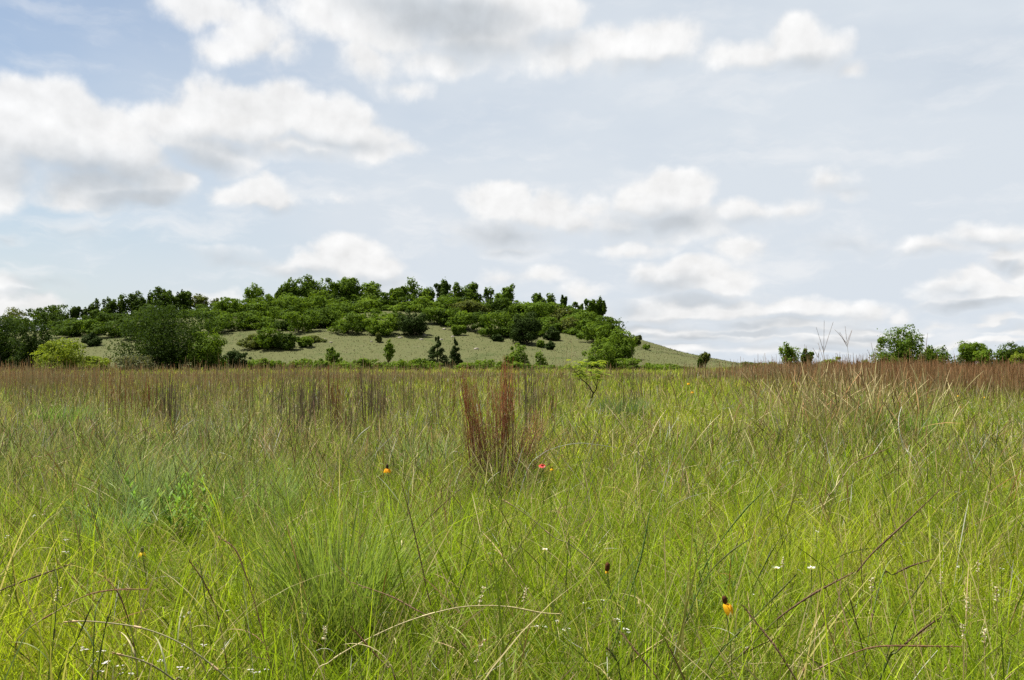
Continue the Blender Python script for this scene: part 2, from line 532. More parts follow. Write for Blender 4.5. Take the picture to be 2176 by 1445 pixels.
# ------------------------------------------------------------------ ground and hill sheets
def sheet(name, xs, ys, zf, mat):
    X, Y = np.meshgrid(xs, ys)
    V = np.stack([X, Y, zf(X, Y)], -1).reshape(-1, 3)
    nx, ny = len(xs), len(ys)
    i = (np.arange(ny - 1) * nx)[:, None] + np.arange(nx - 1)[None]
    Q = np.stack([i, i + 1, i + nx + 1, i + nx], -1).reshape(-1, 4)
    me = mesh_np(name, V, Q, mat, None, True)
    o = bpy.data.objects.new(name, me); COL.objects.link(o); o['kind'] = 'structure'
    return o


def spaced(a, n, p):
    t = np.linspace(-1, 1, n)
    return np.sign(t) * np.abs(t) ** p * a


sheet('ground', spaced(2500, 241, 3.2), np.concatenate([np.linspace(-60, -1, 20), np.linspace(0, 30, 121)[0:], np.linspace(31, 320, 120), np.geomspace(330, 3500, 24)]), plain_z, M_SOIL)
sheet('hill', np.linspace(-330, 75, 330), np.linspace(90, 320, 180), hill_z, M_HILL)

# flowers and small features that stand clear of the random grass: (px, py, radius px, depth)
CLEAR = []
# == THINGS
# ------------------------------------------------------------------ trees and shrubs
GREENS = {
    'deep':   ((.016, .034, .006), (.046, .080, .011)),
    'dark':   ((.034, .064, .009), (.078, .128, .015)),
    'mid':    ((.062, .112, .011), (.122, .192, .019)),
    'bright': ((.085, .148, .014), (.155, .232, .025)),
    'lime':   ((.135, .195, .019), (.225, .280, .032)),
    'olive':  ((.070, .092, .020), (.120, .145, .032)),
    'grey':   ((.085, .098, .052), (.140, .150, .080)),
    'cedar':  ((.022, .040, .009), (.046, .074, .014)),
}


def leaf_cloud(g, r, cen, rad, n, size, cols, shell=.45, up=.5, aspect=.6, gap=.16):
    """n leaf sprays in each ellipsoid puff"""
    cen = np.asarray(cen, float); rad = np.asarray(rad, float)
    Pn = len(cen); big = (rad[:, 0] / rad[:, 0].max()) ** 1.5
    cnt = np.maximum((n * big).astype(int), 5); N_ = int(cnt.sum())
    d = r.normal(size=(N_, 3)); d /= np.linalg.norm(d, axis=1)[:, None]
    rr = (shell + (1 - shell) * r.random(N_)) ** .6
    rr *= 1 + .22 * r.normal(size=N_) * (r.random(N_) < .35)
    c = np.repeat(cen, cnt, 0); R = np.repeat(rad, cnt, 0)
    p = c + d * R * rr[:, None]
    nn = d + r.normal(size=(N_, 3)) * .48; nn[:, 2] += up
    nn /= np.linalg.norm(nn, axis=1)[:, None]
    t = np.cross(nn, r.normal(size=(N_, 3))); t /= np.linalg.norm(t, axis=1)[:, None]
    b = np.cross(nn, t)
    s = size * (.55 + .9 * r.random(N_))[:, None]
    V = np.stack([p - t * s, p - b * s * aspect + t * s * .15, p + t * s, p + b * s * aspect - t * s * .1], 1)
    k = np.clip(np.repeat(r.random(Pn), cnt) * .55 + r.random(N_) * .6 - .07, 0, 1)[:, None]
    C = np.asarray(cols[0]) * (1 - k) + np.asarray(cols[1]) * k
    C = C * (1 + .18 * r.normal(size=(N_, 1)) * .6)
    C = np.clip(C, .004, 1)
    if gap:
        f = 2.2 / max(float(R.mean()), .05); o_ = r.random(3) * 50
        w_ = fbm(p[:, 0] * f + p[:, 1] * f * .6 + o_[0], p[:, 2] * f + p[:, 1] * f * .8 + o_[1], 7, 3)
        keep = w_ > .30 + gap * r.random(N_)
        V = V[keep]; C = C[keep]; N_ = int(keep.sum())
    g.add(V, np.arange(N_ * 4).reshape(-1, 4), np.repeat(C, 4, 0))


def woody(g, r, root, targets, r0, col, fork=.35, wob=.12):
    """tapered trunk with a limb to each target"""
    root = np.asarray(root, float); T = np.asarray(targets, float)
    top = T.mean(0); H = top[2] - root[2]
    f = root + (top - root) * np.array([.35, .35, 0]) * fork; f[2] = root[2] + H * fork
    f[:2] += r.normal(size=2) * wob * H * .3
    trunk = spline([root - np.array([0, 0, .15]), root * .55 + f * .45 + np.array([*(r.normal(size=2) * wob * H * .15), 0]), f], 7)
    tube(g, trunk, np.linspace(r0, r0 * .72, 7), col, 6)
    for q in T:
        m = f * .5 + q * .5 + r.normal(size=3) * wob * H * .25
        m[2] = max(m[2], f[2])
        tube(g, spline([f, m, q], 6), np.linspace(r0 * .58, r0 * .14, 6), col, 4)


def puffs(r, c, w, h, n, kind):
    """puff centres and radii of one crown: c centre, w half width, h half height"""
    P_, R_ = [], []
    for i in range(n):
        for _ in range(40):
            d = r.normal(size=3); d /= np.linalg.norm(d)
            q = d * (.25 + .75 * r.random() ** .5)
            q = q * .74
            if kind == 'dome' and q[2] < -.5: continue
            if all(np.linalg.norm(q - e) > .30 for e in P_): break
        P_.append(q)
        R_.append((.34 + .22 * r.random()))
    P_ = np.array(P_); R_ = np.array(R_)
    cen = np.asarray(c) + P_ * np.array([w, w, h])
    rad = np.stack([R_ * w * 1.1, R_ * w * 1.1, np.maximum(R_ * h * 1.0, R_ * w * .55)], 1)
    # smaller sprays budding from the large ones give the crown an uneven outline
    k = np.repeat(np.arange(n), 3); d = r.normal(size=(len(k), 3)); d[:, 2] += .25; d /= np.linalg.norm(d, axis=1)[:, None]
    f = (.28 + .32 * r.random(len(k)))[:, None]
    cen = np.concatenate([cen, cen[k] + d * rad[k] * .95]); rad = np.concatenate([rad * .92, rad[k] * f * np.array([1, 1, .85])])
    return cen, rad


def plant(name, label, cat, px, Y, top, half, kind, green, group=None, crown_from=.35, n=12, dens=1.0, base=None, lean=0.0):
    """one tree or bush. px column, depth Y, photo row of its top, half width in px"""
    r = rg((name, px, top, Y))
    X = (px - CX) / F * Y
    zb = float(ground_z(X, Y)) if base is None else base
    zt = at(px, top, Y)[2]
    w = half / F * Y * 1.12
    H = max(zt - zb, .4)
    root = np.array([X - lean * w, Y, zb - .02])
    o = thing(name, label, cat, root, group)
    gl, gw = G(), G()
    cols = GREENS[green]
    leafpx = Y / F
    if kind == 'cedar':
        nl = 9
        for i in range(nl):
            t = (i + .5) / nl
            z = zb + H * (.04 + .94 * t)
            rw = 1.15 * w * (1 - t) ** .75 * (.85 + .3 * r.random()) + .05 * w
            m = max(3, int(7 * (1 - t) + 2))
            a = r.random(m) * 6.28
            cen = np.stack([X + np.cos(a) * rw * .55, Y + np.sin(a) * rw * .55, z + r.normal(size=m) * .03 * H], 1)
            rad = np.stack([np.full(m, rw * .42), np.full(m, rw * .42), np.full(m, H * .07)], 1)
            leaf_cloud(gl, r, cen, rad, int(130 * dens), leafpx * 1.6, cols, .2, .3, .5, .05)
        tube(gw, [[X, Y, zb - .1], [X + .02, Y, zb + H * .5], [X, Y, zb + H * .97]], [.05 * w + .03, .03 * w + .02, .01], (.10, .075, .05), 5)
        gl.build('foliage', M_CEDAR, o); gw.build('trunk', M_BARK, o)
        return o
    if kind in ('oak', 'sparse'):
        zc0 = zb + H * crown_from
        c = np.array([X, Y, (zc0 + zt) / 2]); h = (zt - zc0) / 2
        cen, rad = puffs(r, c, w, h, n, 'all')
        cen[:, 2] += (zt - (cen[:, 2] + rad[:, 2]).max())
        per = int((270 if kind == 'oak' else 120) * dens)
        leaf_cloud(gl, r, cen, rad, per, leafpx * 2.0, cols, .55)
        # twigs with a few leaves outside the puffs break the outline
        m = 5 * n
        k = r.integers(0, len(cen), m); d = r.normal(size=(m, 3)); d[:, 2] += .3; d /= np.linalg.norm(d, axis=1)[:, None]
        leaf_cloud(gl, r, cen[k] + d * rad[k] * 1.12, rad[k] * .22, 7, leafpx * 2.2, cols, .1)
        woody(gw, r, root, cen[r.permutation(len(cen))[:8]], max(.035 * H, .06), (.085, .068, .052), .35 if kind == 'oak' else .3)
        gl.build('crown', M_LEAF, o); gw.build('trunk', M_BARK, o)
        return o
    # bushes reach the ground
    peak = kind == 'peak'; kind = 'bush' if peak else kind
    c = np.array([X, Y, zb + H * .48]); h = H * .55
    cen, rad = puffs(r, c, w, h, n, 'dome')
    if peak:
        t_ = np.clip((cen[:, 2] - zb) / H, 0, 1); cen[:, 0] = X + (cen[:, 0] - X) * (1.25 - .72 * t_); cen[:, 1] = Y + (cen[:, 1] - Y) * (1.25 - .72 * t_); rad *= (1.1 - .5 * t_)[:, None]
    low = r.random(len(cen)) < .3
    cen[low, 2] = zb + H * (.16 + .14 * r.random(low.sum()))
    k_ = H / ((cen[:, 2] + rad[:, 2]).max() - zb); cen[:, 2] = zb + (cen[:, 2] - zb) * k_; rad[:, 2] *= k_
    leaf_cloud(gl, r, cen, rad, int({'bush': 260, 'juniper': 460}.get(kind, 90) * dens), leafpx * (2.0 if kind != 'juniper' else 1.6), cols, .55 if kind != 'juniper' else .3)
    m = 4 * n
    k = r.integers(0, len(cen), m); d = r.normal(size=(m, 3)); d[:, 2] += .6; d /= np.linalg.norm(d, axis=1)[:, None]
    leaf_cloud(gl, r, cen[k] + d * rad[k] * 1.1, rad[k] * .2, 6, leafpx * 2.0, cols, .1)
    for q in cen[r.permutation(len(cen))[:5]]:
        tube(gw, spline([root + np.array([r.normal() * .12 * w, r.normal() * .12 * w, -.1]), root * .4 + q * .6 + r.normal(size=3) * .05 * H, q], 5), np.linspace(.018 * H + .015, .008, 5), (.085, .07, .05), 4)
    gl.build('foliage', M_CEDAR if kind == 'juniper' else M_LEAF, o); gw.build('stems', M_BARK, o)
    return o


ORD = ['first', 'second', 'third', 'fourth', 'fifth', 'sixth', 'seventh', 'eighth', 'ninth', 'tenth', 'eleventh', 'twelfth', 'thirteenth', 'fourteenth',
       'fifteenth', 'sixteenth', 'seventeenth', 'eighteenth', 'nineteenth', 'twentieth', 'twenty-first', 'twenty-second', 'twenty-third', 'twenty-fourth',
       'twenty-fifth', 'twenty-sixth', 'twenty-seventh', 'twenty-eighth', 'twenty-ninth', 'thirtieth', 'thirty-first', 'thirty-second', 'thirty-third', 'thirty-fourth', 'thirty-fifth', 'thirty-sixth', 'thirty-seventh', 'thirty-eighth']

# trees standing against the sky on the crest: px, top row, half width, kind, green, crown start, puffs, look
SKYLINE = [
    (25, 661, 33, 'sparse', 'olive', .30, 12, 'feathery pale'), (104, 656, 36, 'oak', 'dark', .35, 13, 'broad dark flat-topped'),
    (157, 662, 10, 'oak', 'dark', .45, 6, 'tiny dark'), (183, 659, 9, 'sparse', 'dark', .35, 6, 'tiny thin'), (202, 646, 12, 'sparse', 'dark', .40, 8, 'slim open'),
    (234, 643, 16, 'sparse', 'dark', .30, 10, 'thin ragged'), (259, 635, 14, 'sparse', 'dark', .35, 9, 'narrow leafy'), (290, 627, 18, 'oak', 'dark', .30, 12, 'tall dark'),
    (316, 630, 9, 'oak', 'dark', .45, 6, 'narrow column-like'), (345, 620, 22, 'oak', 'dark', .40, 11, 'tall round-topped'), (376, 631, 7, 'sparse', 'dark', .35, 5, 'nearly bare'),
    (397, 627, 14, 'oak', 'dark', .35, 9, 'dark upright'), (432, 637, 21, 'sparse', 'olive', .25, 10, 'open see-through'),
    (543, 612, 20, 'sparse', 'mid', .45, 10, 'lone airy'), (592, 622, 12, 'oak', 'mid', .35, 7, 'leaning small'), (615, 600, 21, 'oak', 'mid', .35, 11, 'tall two-lobed'), (664, 595, 28, 'oak', 'mid', .30, 16, 'big broad green'),
    (707, 615, 11, 'oak', 'mid', .40, 7, 'slight low'), (736, 597, 24, 'oak', 'mid', .30, 14, 'tall boxy'), (780, 607, 24, 'oak', 'bright', .30, 13, 'round light green'),
    (846, 619, 17, 'oak', 'mid', .35, 9, 'sloping'), (880, 600, 25, 'sparse', 'mid', .30, 14, 'wide airy'), (908, 620, 12, 'oak', 'mid', .4, 7, 'low dense'), (942, 605, 15, 'oak', 'dark', .35, 9, 'upright blocky'),
    (970, 608, 13, 'sparse', 'mid', .40, 9, 'crooked open'), (1002, 611, 21, 'oak', 'mid', .30, 11, 'rounded leafy'), (1040, 619, 10, 'sparse', 'mid', .55, 5, 'spindly little'), (1070, 614, 21, 'oak', 'mid', .40, 11, 'stout spreading'),
    (1147, 633, 14, 'sparse', 'mid', .30, 9, 'airy leaning'), (1168, 632, 11, 'sparse', 'mid', .30, 8, 'airy slender'), (1197, 637, 7, 'oak', 'dark', .25, 7, 'pointed dark'), (1222, 652, 17, 'oak', 'mid', .62, 6, 'flat umbrella-like'),
    (1258, 645, 11, 'oak', 'mid', .35, 8, 'forked leafy'), (1279, 641, 11, 'oak', 'mid', .50, 7, 'round bare-stemmed'),
]
for i, (px, top, hw, kind, gr, cf, n, look) in enumerate(SKYLINE):
    plant('crest_tree', f'{look} tree against the sky, {ORD[i]} from the left along the hill crest', 'tree', px, 168 + (i * 37 % 9), top - 11, hw * 1.05, kind, gr,
          'trees along the hill crest', cf * .30, n, 1.35)

# the thicket below them: px, top row, half width, green
ROW2 = [(40, 690, 34, 'dark'), (140, 686, 26, 'dark'), (172, 680, 26, 'dark'), (210, 673, 28, 'dark'), (250, 672, 26, 'dark'), (285, 668, 26, 'dark'), (325, 662, 28, 'dark'), (420, 662, 26, 'mid'), (455, 656, 28, 'mid'),
        (490, 645, 26, 'mid'), (525, 644, 25, 'mid'), (557, 638, 24, 'bright'), (585, 634, 26, 'mid'), (622, 634, 26, 'mid'), (660, 648, 26, 'mid'), (694, 640, 24, 'mid'), (725, 645, 26, 'mid'),
        (757, 642, 24, 'mid'), (787, 648, 24, 'bright'), (818, 650, 22, 'mid'), (848, 640, 26, 'bright'), (885, 640, 26, 'bright'), (925, 643, 25, 'bright'), (960, 650, 25, 'mid'), (995, 646, 26, 'olive'),
        (1030, 645, 25, 'olive'), (1062, 648, 22, 'dark'), (1088, 645, 22, 'bright'), (1118, 660, 25, 'mid'), (1150, 656, 24, 'mid'), (1183, 656, 24, 'olive'), (1218, 665, 26, 'mid'), (1252, 672, 22, 'mid'), (1285, 676, 24, 'mid')]
for i, (px, top, hw, gr) in enumerate(ROW2):
    plant('thicket_tree', f'{dict(dark="dark green", mid="green", bright="light green", olive="olive green")[gr]} scrub tree, {ORD[i]} from the left in the upper thicket', 'tree', px, 156 + (i * 53 % 8), top - 7 + (i * 31 % 23 - 11), hw * (1.1 + .3 * (i * 7 % 5) / 4), 'bush', gr,
          'scrub trees of the upper thicket', n=8, dens=1.5)

# a rear row that fills the canopy under the crest trees
ROW1 = [(px, float(np.interp(px, [0, 140, 240, 340, 440, 540, 640, 760, 860, 960, 1060, 1160, 1240, 1300], [690, 684, 668, 654, 652, 642, 624, 624, 632, 630, 636, 648, 664, 682])) + (px * 37 % 19 - 9), 20 + px * 13 % 9) for px in range(155, 1300, 33)]
for i, (px, top, hw) in enumerate(ROW1):
    plant('canopy_tree', f'leafy tree half hidden under the crest trees, {ORD[i]} from left in the rear row', 'tree', px, 164 + (i * 29 % 5), top, hw * 1.15, 'bush', 'dark' if px < 480 else ['mid', 'dark', 'mid', 'bright'][i % 4],
          'trees of the rear row in the hilltop wood', n=9, dens=1.2)

# the front edge of the thicket: px, top row, base row, half width, green
ROW3 = [(150, 692, 716, 26, 'dark'), (195, 688, 712, 24, 'mid'), (240, 690, 716, 26, 'dark'), (285, 688, 720, 26, 'dark'), (325, 690, 722, 26, 'dark'), (455, 680, 708, 26, 'mid'), (490, 672, 702, 26, 'mid'),
        (530, 668, 700, 26, 'mid'), (570, 662, 694, 28, 'mid'), (606, 668, 702, 25, 'dark'), (640, 670, 706, 26, 'mid'), (676, 664, 696, 26, 'dark'), (712, 662, 694, 25, 'mid'), (742, 672, 708, 24, 'mid'),
        (776, 666, 700, 24, 'mid'), (808, 674, 710, 22, 'bright'), (838, 664, 700, 22, 'mid'), (930, 660, 688, 24, 'mid'), (958, 664, 692, 24, 'dark'), (990, 668, 700, 24, 'mid'), (1022, 672, 704, 24, 'dark'), (1052, 674, 716, 26, 'mid'),
        (1080, 672, 716, 22, 'mid'), (1138, 684, 712, 24, 'mid'), (1168, 682, 704, 22, 'mid'), (1200, 684, 706, 24, 'olive'), (1235, 690, 714, 24, 'mid'), (1262, 694, 728, 24, 'mid'), (1290, 686, 724, 26, 'dark')]
for i, (px, top, bot, hw, gr) in enumerate(ROW3):
    plant('thicket_shrub', f'{dict(dark="dark", mid="mid green", bright="bright green", olive="olive")[gr]} shrub, {ORD[i]} from the left at the lower edge of the thicket', 'shrub', px, hit(px, bot), top - 10, hw * 1.3, 'bush', gr,
          'shrubs at the lower edge of the thicket', n=7, dens=1.4)

# single bushes and trees on the slope and at its foot: name, label, category, px, top, base row, half width, kind, green, puffs
SINGLES = [
    ('juniper', 'round dark juniper standing alone on the pale slope left of the big dark tree', 'juniper', 196, 706, 735, 16, 'juniper', 'cedar', 9),
    ('juniper', 'large round dark juniper at the top edge of the bare slope below the crest', 'juniper', 881, 657, 712, 28, 'juniper', 'cedar', 15),
    ('juniper', 'tall dark juniper block with pale trunks in front, right of the red grass clump', 'juniper', 1116, 660, 731, 30, 'juniper', 'cedar', 18),
    ('juniper', 'squat dark juniper alone on the slope just right of the tall juniper block', 'juniper', 1175, 692, 723, 15, 'juniper', 'cedar', 9),
    ('shrub', 'left of a pair of low dark bushes beneath the squat juniper', 'shrub', 1150, 723, 738, 9, 'bush', 'mid', 6),
    ('juniper', 'right of a pair of low dark bushes beneath the squat juniper', 'juniper', 1168, 724, 743, 11, 'juniper', 'cedar', 7),
    ('shrub', 'small dark bush under the thicket edge left of the tall juniper block', 'shrub', 1057, 709, 725, 11, 'juniper', 'cedar', 6),
    ('shrub', 'bushy green shrub below the thicket left of the large round juniper', 'shrub', 808, 680, 712, 20, 'bush', 'bright', 10),
    ('shrub', 'tiny upright bush among rocks on the open slope', 'shrub', 804, 706, 727, 7, 'bush', 'olive', 5),
    ('shrub', 'yellow-green shrub on the slope right of the large round juniper', 'shrub', 974, 690, 712, 14, 'bush', 'bright', 7),
    ('shrub', 'grey-green left mound of the three-part bush on the slope', 'shrub', 542, 708, 740, 26, 'bush', 'olive', 12),
    ('shrub', 'tallest middle mound of the three-part bush on the slope', 'shrub', 578, 686, 738, 28, 'bush', 'mid', 13),
    ('shrub', 'dark right mound of the three-part bush on the slope', 'shrub', 606, 704, 742, 20, 'bush', 'dark', 11),
    ('shrub', 'low green tuft of brush on the slope right of the three-part bush', 'shrub', 645, 715, 736, 16, 'bush', 'bright', 7),
    ('shrub', 'flat patch of low brush on the slope under the thicket', 'shrub', 672, 712, 727, 20, 'bush', 'olive', 8),
    ('tree', 'big bright leafy tree at the right end of the hill, dark underneath', 'tree', 1318, 692, 762, 28, 'bush', 'bright', 20),
    ('tree', 'green tree on the slope just left of the big bright leafy one', 'tree', 1288, 690, 742, 20, 'bush', 'mid', 12),
    ('shrub', 'small trailing bush to the right of the big bright leafy tree', 'shrub', 1355, 712, 734, 10, 'bush', 'olive', 5),
    ('shrub', 'speck of a bush high on the bare right flank of the hill', 'shrub', 1372, 732, 742, 7, 'bush', 'bright', 5),
]
for nm, lb, cat, px, top, bot, hw, kind, gr, n in SINGLES:
    plant(nm, lb, cat, px, hit(px, bot), top, hw, kind, gr, n=n)

# plants on the plain in front of the hill and to its right: ..., px, depth, top row, half width, kind, green, puffs, crown start
FRONT = [
    ('tree', 'big dark tree at the foot of the hill with foliage down to the grass', 'tree', 356, 84, 628, 86, 'bush', 'deep', 54, .1),
    ('tree', 'lighter green tree leaning out from the right side of the big dark tree', 'tree', 440, 82, 700, 34, 'bush', 'mid', 18, .1),
    ('tree', 'dark tree cut off by the left edge of the picture', 'tree', 2, 82, 668, 50, 'bush', 'deep', 26, .1),
    ('tree', 'dark tree behind the yellow-green bush at far left', 'tree', 72, 80, 676, 38, 'bush', 'deep', 22, .1),
    ('shrub', 'large yellow-green bush in front of the dark trees at far left', 'shrub', 124, 74, 717, 46, 'bush', 'lime', 24, .1),
    ('shrub', 'low yellowish bush right of the large yellow-green one', 'shrub', 202, 78, 755, 32, 'bush', 'lime', 12, .1),
    ('shrub', 'grey-leaved bush tangled left of the big dark tree', 'shrub', 284, 78, 750, 34, 'thin', 'grey', 14, .1),
    ('juniper', 'dark spiky juniper at the foot of the hill right of the big dark tree', 'juniper', 506, 92, 741, 24, 'juniper', 'cedar', 12, .1),
    ('cedar', 'larger of two young pointed cedars behind the red grass clump', 'cedar', 929, 96, 716, 27, 'cedar', 'cedar', 12, .1),
    ('cedar', 'smaller right one of two young pointed cedars behind the red grass clump', 'cedar', 967, 97, 718, 16, 'cedar', 'cedar', 12, .1),
    ('sapling', 'thin light green sapling at the foot of the slope', 'sapling', 825, 95, 722, 14, 'sparse', 'bright', 8, .2),
    ('sapling', 'pointed green sapling rising above the foot shrubs', 'sapling', 706, 93, 737, 15, 'bush', 'mid', 9, .1),
    ('shrub', 'bright green shrub on the lower slope under the tall juniper block', 'shrub', 1099, 97, 728, 21, 'bush', 'bright', 11, .1),
    ('shrub', 'small two-tufted bush right of the bright green shrub', 'shrub', 1149, 98, 746, 14, 'thin', 'bright', 7, .1),
    ('shrub', 'bright big-leaved shrub in front of the big bright leafy tree', 'shrub', 1278, 88, 716, 28, 'bush', 'bright', 14, .1),
    ('sapling', 'thin see-through sapling alone where the hill meets the plain', 'sapling', 1497, 95, 748, 11, 'sparse', 'olive', 8, .2),
    ('shrub', 'tiny dark bush beside the thin see-through sapling', 'shrub', 1486, 95, 762, 8, 'bush', 'dark', 5, .1),
    ('tree', 'small gnarled tree with thick bare limbs on the right horizon', 'tree', 1676, 70, 725, 21, 'sparse', 'bright', 11, .25),
    ('tree', 'small ivy-like leaning tree right of the gnarled one', 'tree', 1714, 70, 740, 12, 'oak', 'mid', 9, .15),
    ('shrub', 'yellowish bush behind the tall seed stalks on the right horizon', 'shrub', 1768, 72, 757, 26, 'bush', 'lime', 11, .1),
    ('shrub', 'low yellowish tuft left of the large pointed tree', 'shrub', 1845, 74, 764, 20, 'thin', 'lime', 8, .1),
    ('tree', 'large dark tree with a pointed crown on the right horizon', 'tree', 1914, 72, 688, 50, 'peak', 'mid', 30, .1),
    ('tree', 'lower green tree against the right side of the large pointed tree', 'tree', 1984, 73, 733, 28, 'bush', 'mid', 15, .1),
    ('shrub', 'grey half-bare bush in the gap between the right-hand trees', 'shrub', 2030, 74, 756, 15, 'thin', 'grey', 8, .1),
    ('tree', 'rounded light green tree near the right edge', 'tree', 2064, 78, 723, 26, 'oak', 'bright', 13, .2),
    ('shrub', 'light green shrub at the foot of the rounded light green tree', 'shrub', 2092, 76, 742, 24, 'bush', 'bright', 10, .1),
    ('tree', 'dark dense tree at the right edge of the picture', 'tree', 2142, 77, 726, 32, 'bush', 'dark', 18, .1),
    ('shrub', 'yellow-green bush at the very right edge below the dark dense tree', 'shrub', 2172, 72, 748, 22, 'bush', 'lime', 10, .1),
]
for nm, lb, cat, px, Y, top, hw, kind, gr, n, cf in FRONT:
    plant(nm, lb, cat, px, Y, top, hw, kind, gr, n=n, crown_from=cf, dens=1.7 if hw > 30 else 1.1)

FOOT = [(472, 762, 14, 'bright'), (552, 757, 22, 'bright'), (586, 760, 20, 'mid'), (622, 757, 22, 'bright'), (655, 752, 22, 'bright'), (684, 750, 22, 'mid'), (735, 752, 24, 'bright'), (768, 758, 22, 'bright'), (802, 758, 22, 'mid'),
        (848, 757, 24, 'bright'), (884, 752, 24, 'mid'), (912, 756, 22, 'bright'), (992, 757, 24, 'bright'), (1030, 762, 24, 'bright'), (1066, 764, 22, 'mid'), (1106, 762, 22, 'bright'), (1140, 766, 22, 'bright'), (1178, 765, 24, 'bright'),
        (1218, 764, 24, 'bright'), (1250, 756, 20, 'mid'), (1310, 758, 24, 'mid'), (1342, 756, 22, 'bright'), (1374, 764, 22, 'bright'), (1412, 764, 22, 'bright'), (1450, 767, 22, 'olive'), (1560, 770, 24, 'olive'), (1598, 766, 26, 'olive'), (1636, 765, 24, 'bright'), (1694, 764, 20, 'bright')]
for i, (px, top, hw, gr) in enumerate(FOOT):
    plant('low_shrub', f'low {"olive green" if gr == "olive" else "green"} shrub, {ORD[i]} from the left behind the brown grass', 'shrub', px, 86 + (i * 29 % 9), top + 2 + (i * 41 % 13), hw * (.8 + .5 * (i * 17 % 7) / 6), 'bush', gr if px > 1440 else 'bright', 'low shrubs behind the brown grass', n=12, dens=.8)

# pale rocks lying on the slope
ROCKS = [(944, 700, 7), (903, 713, 6), (850, 718, 7), (822, 706, 5), (789, 726, 5), (703, 728, 5), (690, 722, 7), (1131, 722, 4), (1227, 722, 3), (986, 713, 5), (962, 716, 6), (938, 722, 6), (1012, 742, 8), (895, 722, 7), (870, 706, 5), (1006, 690, 5)]
for i, (px, py, hw) in enumerate(ROCKS):
    r = rg(('rock', i)); Y = hit(px, py); X = (px - CX) / F * Y; z = float(ground_z(X, Y)); w = hw / F * Y * .75
    import bmesh
    bm = bmesh.new(); bmesh.ops.create_icosphere(bm, subdivisions=3, radius=1)
    for v in bm.verts:
        k = .75 + .5 * float(vnoise(v.co.x * 1.7 + i * 9, v.co.y * 1.7 + v.co.z * 2.1, i))
        v.co = (v.co.x * w * k, v.co.y * w * k * .8, v.co.z * w * .42 * k)
    me = bpy.data.meshes.new('limestone_rock'); bm.to_mesh(me); bm.free()
    a = me.attributes.new('tint', 'FLOAT_COLOR', 'POINT')
    a.data.foreach_set('color', np.tile(np.array([.26, .235, .20, 1], np.float32), len(me.vertices)))
    me.materials.append(M_ROCK)
    o = bpy.data.objects.new('limestone_rock', me); COL.objects.link(o)
    o.location = (X, Y, z + w * .05); o.rotation_euler = (0, 0, r.random() * 6)
    o['label'] = f'pale limestone rock lying on the grassy slope, {ORD[int(np.sum([q[0] < px for q in ROCKS]))]} from the left'
    o['category'] = 'rock'; o['group'] = 'pale rocks on the hillside'
# ------------------------------------------------------------------ plants of the meadow
STRAW = np.array([.50, .43, .22]); TAN = np.array([.42, .30, .17]); RUST = np.array([.40, .150, .065]); PURP = np.array([.125, .078, .046])
GBROWN = np.array([.24, .19, .125]); GREEN = np.array([.17, .25, .03]); DGREEN = np.array([.085, .14, .03]); SILVER = np.array([.46, .46, .39])


def bunch(g, r, X, Y, n, spread, length, width, lean, curve, c0, c1, prof='stalk', nseg=6, dirx=0.0, z=None):
    a = r.random(n) * 6.2832; q = spread * np.sqrt(r.random(n))
    b = np.stack([X + np.cos(a) * q, Y + np.sin(a) * q * .8, np.zeros(n)], 1)
    b[:, 2] = plain_z(b[:, 0], b[:, 1]) - .01 if z is None else z
    ln = length * (.65 + .4 * r.random(n))
    le = np.abs(lean * (.2 + .9 * r.random(n)))
    hd = a + r.normal(size=n) * .6
    if dirx:
        hd = np.where(dirx > 0, 0.0, np.pi) + r.normal(size=n) * .35
    cu = curve * r.normal(size=n)
    k = r.random((n, 1))
    C0 = c0[None] * (.75 + .5 * r.random((n, 1))); C1 = c1[None] * (.7 + .6 * k)
    V, Q, C, _ = ribbons(b, hd, ln, width * (.7 + .6 * r.random(n)), le, cu, r.normal(size=n) * .8, nseg, C0, C1, prof)
    g.add(V, Q, C)


def basal(X, Y, g, r, n, spread, length, width, c0, c1):
    a = r.random(n) * 6.2832; q = spread * np.sqrt(r.random(n))
    b = np.stack([X + np.cos(a) * q, Y + np.sin(a) * q, np.zeros(n)], 1); b[:, 2] = plain_z(b[:, 0], b[:, 1]) - .01
    k = r.random((n, 1))
    V, Q, C, _ = ribbons(b, a + r.normal(size=n) * .5, length * (.5 + .6 * r.random(n)), width * (.6 + .8 * r.random(n)), .15 + .5 * r.random(n), .5 + 1.0 * r.random(n),
                         r.normal(size=n) * .5, 6, c0[None] * (.8 + .4 * k), c1[None] * (.8 + .4 * k))
    g.add(V, Q, C)


# --- the rust-red bunch grass in the middle
Y0 = 7.46
o = thing('bunch_grass', 'tall rust-red clump of dry bunch grass standing in the middle of the meadow', 'grass clump', (at(1062, 1050, Y0)[0], Y0, 0))
gs, gb = G(), G(); r = rg('main')
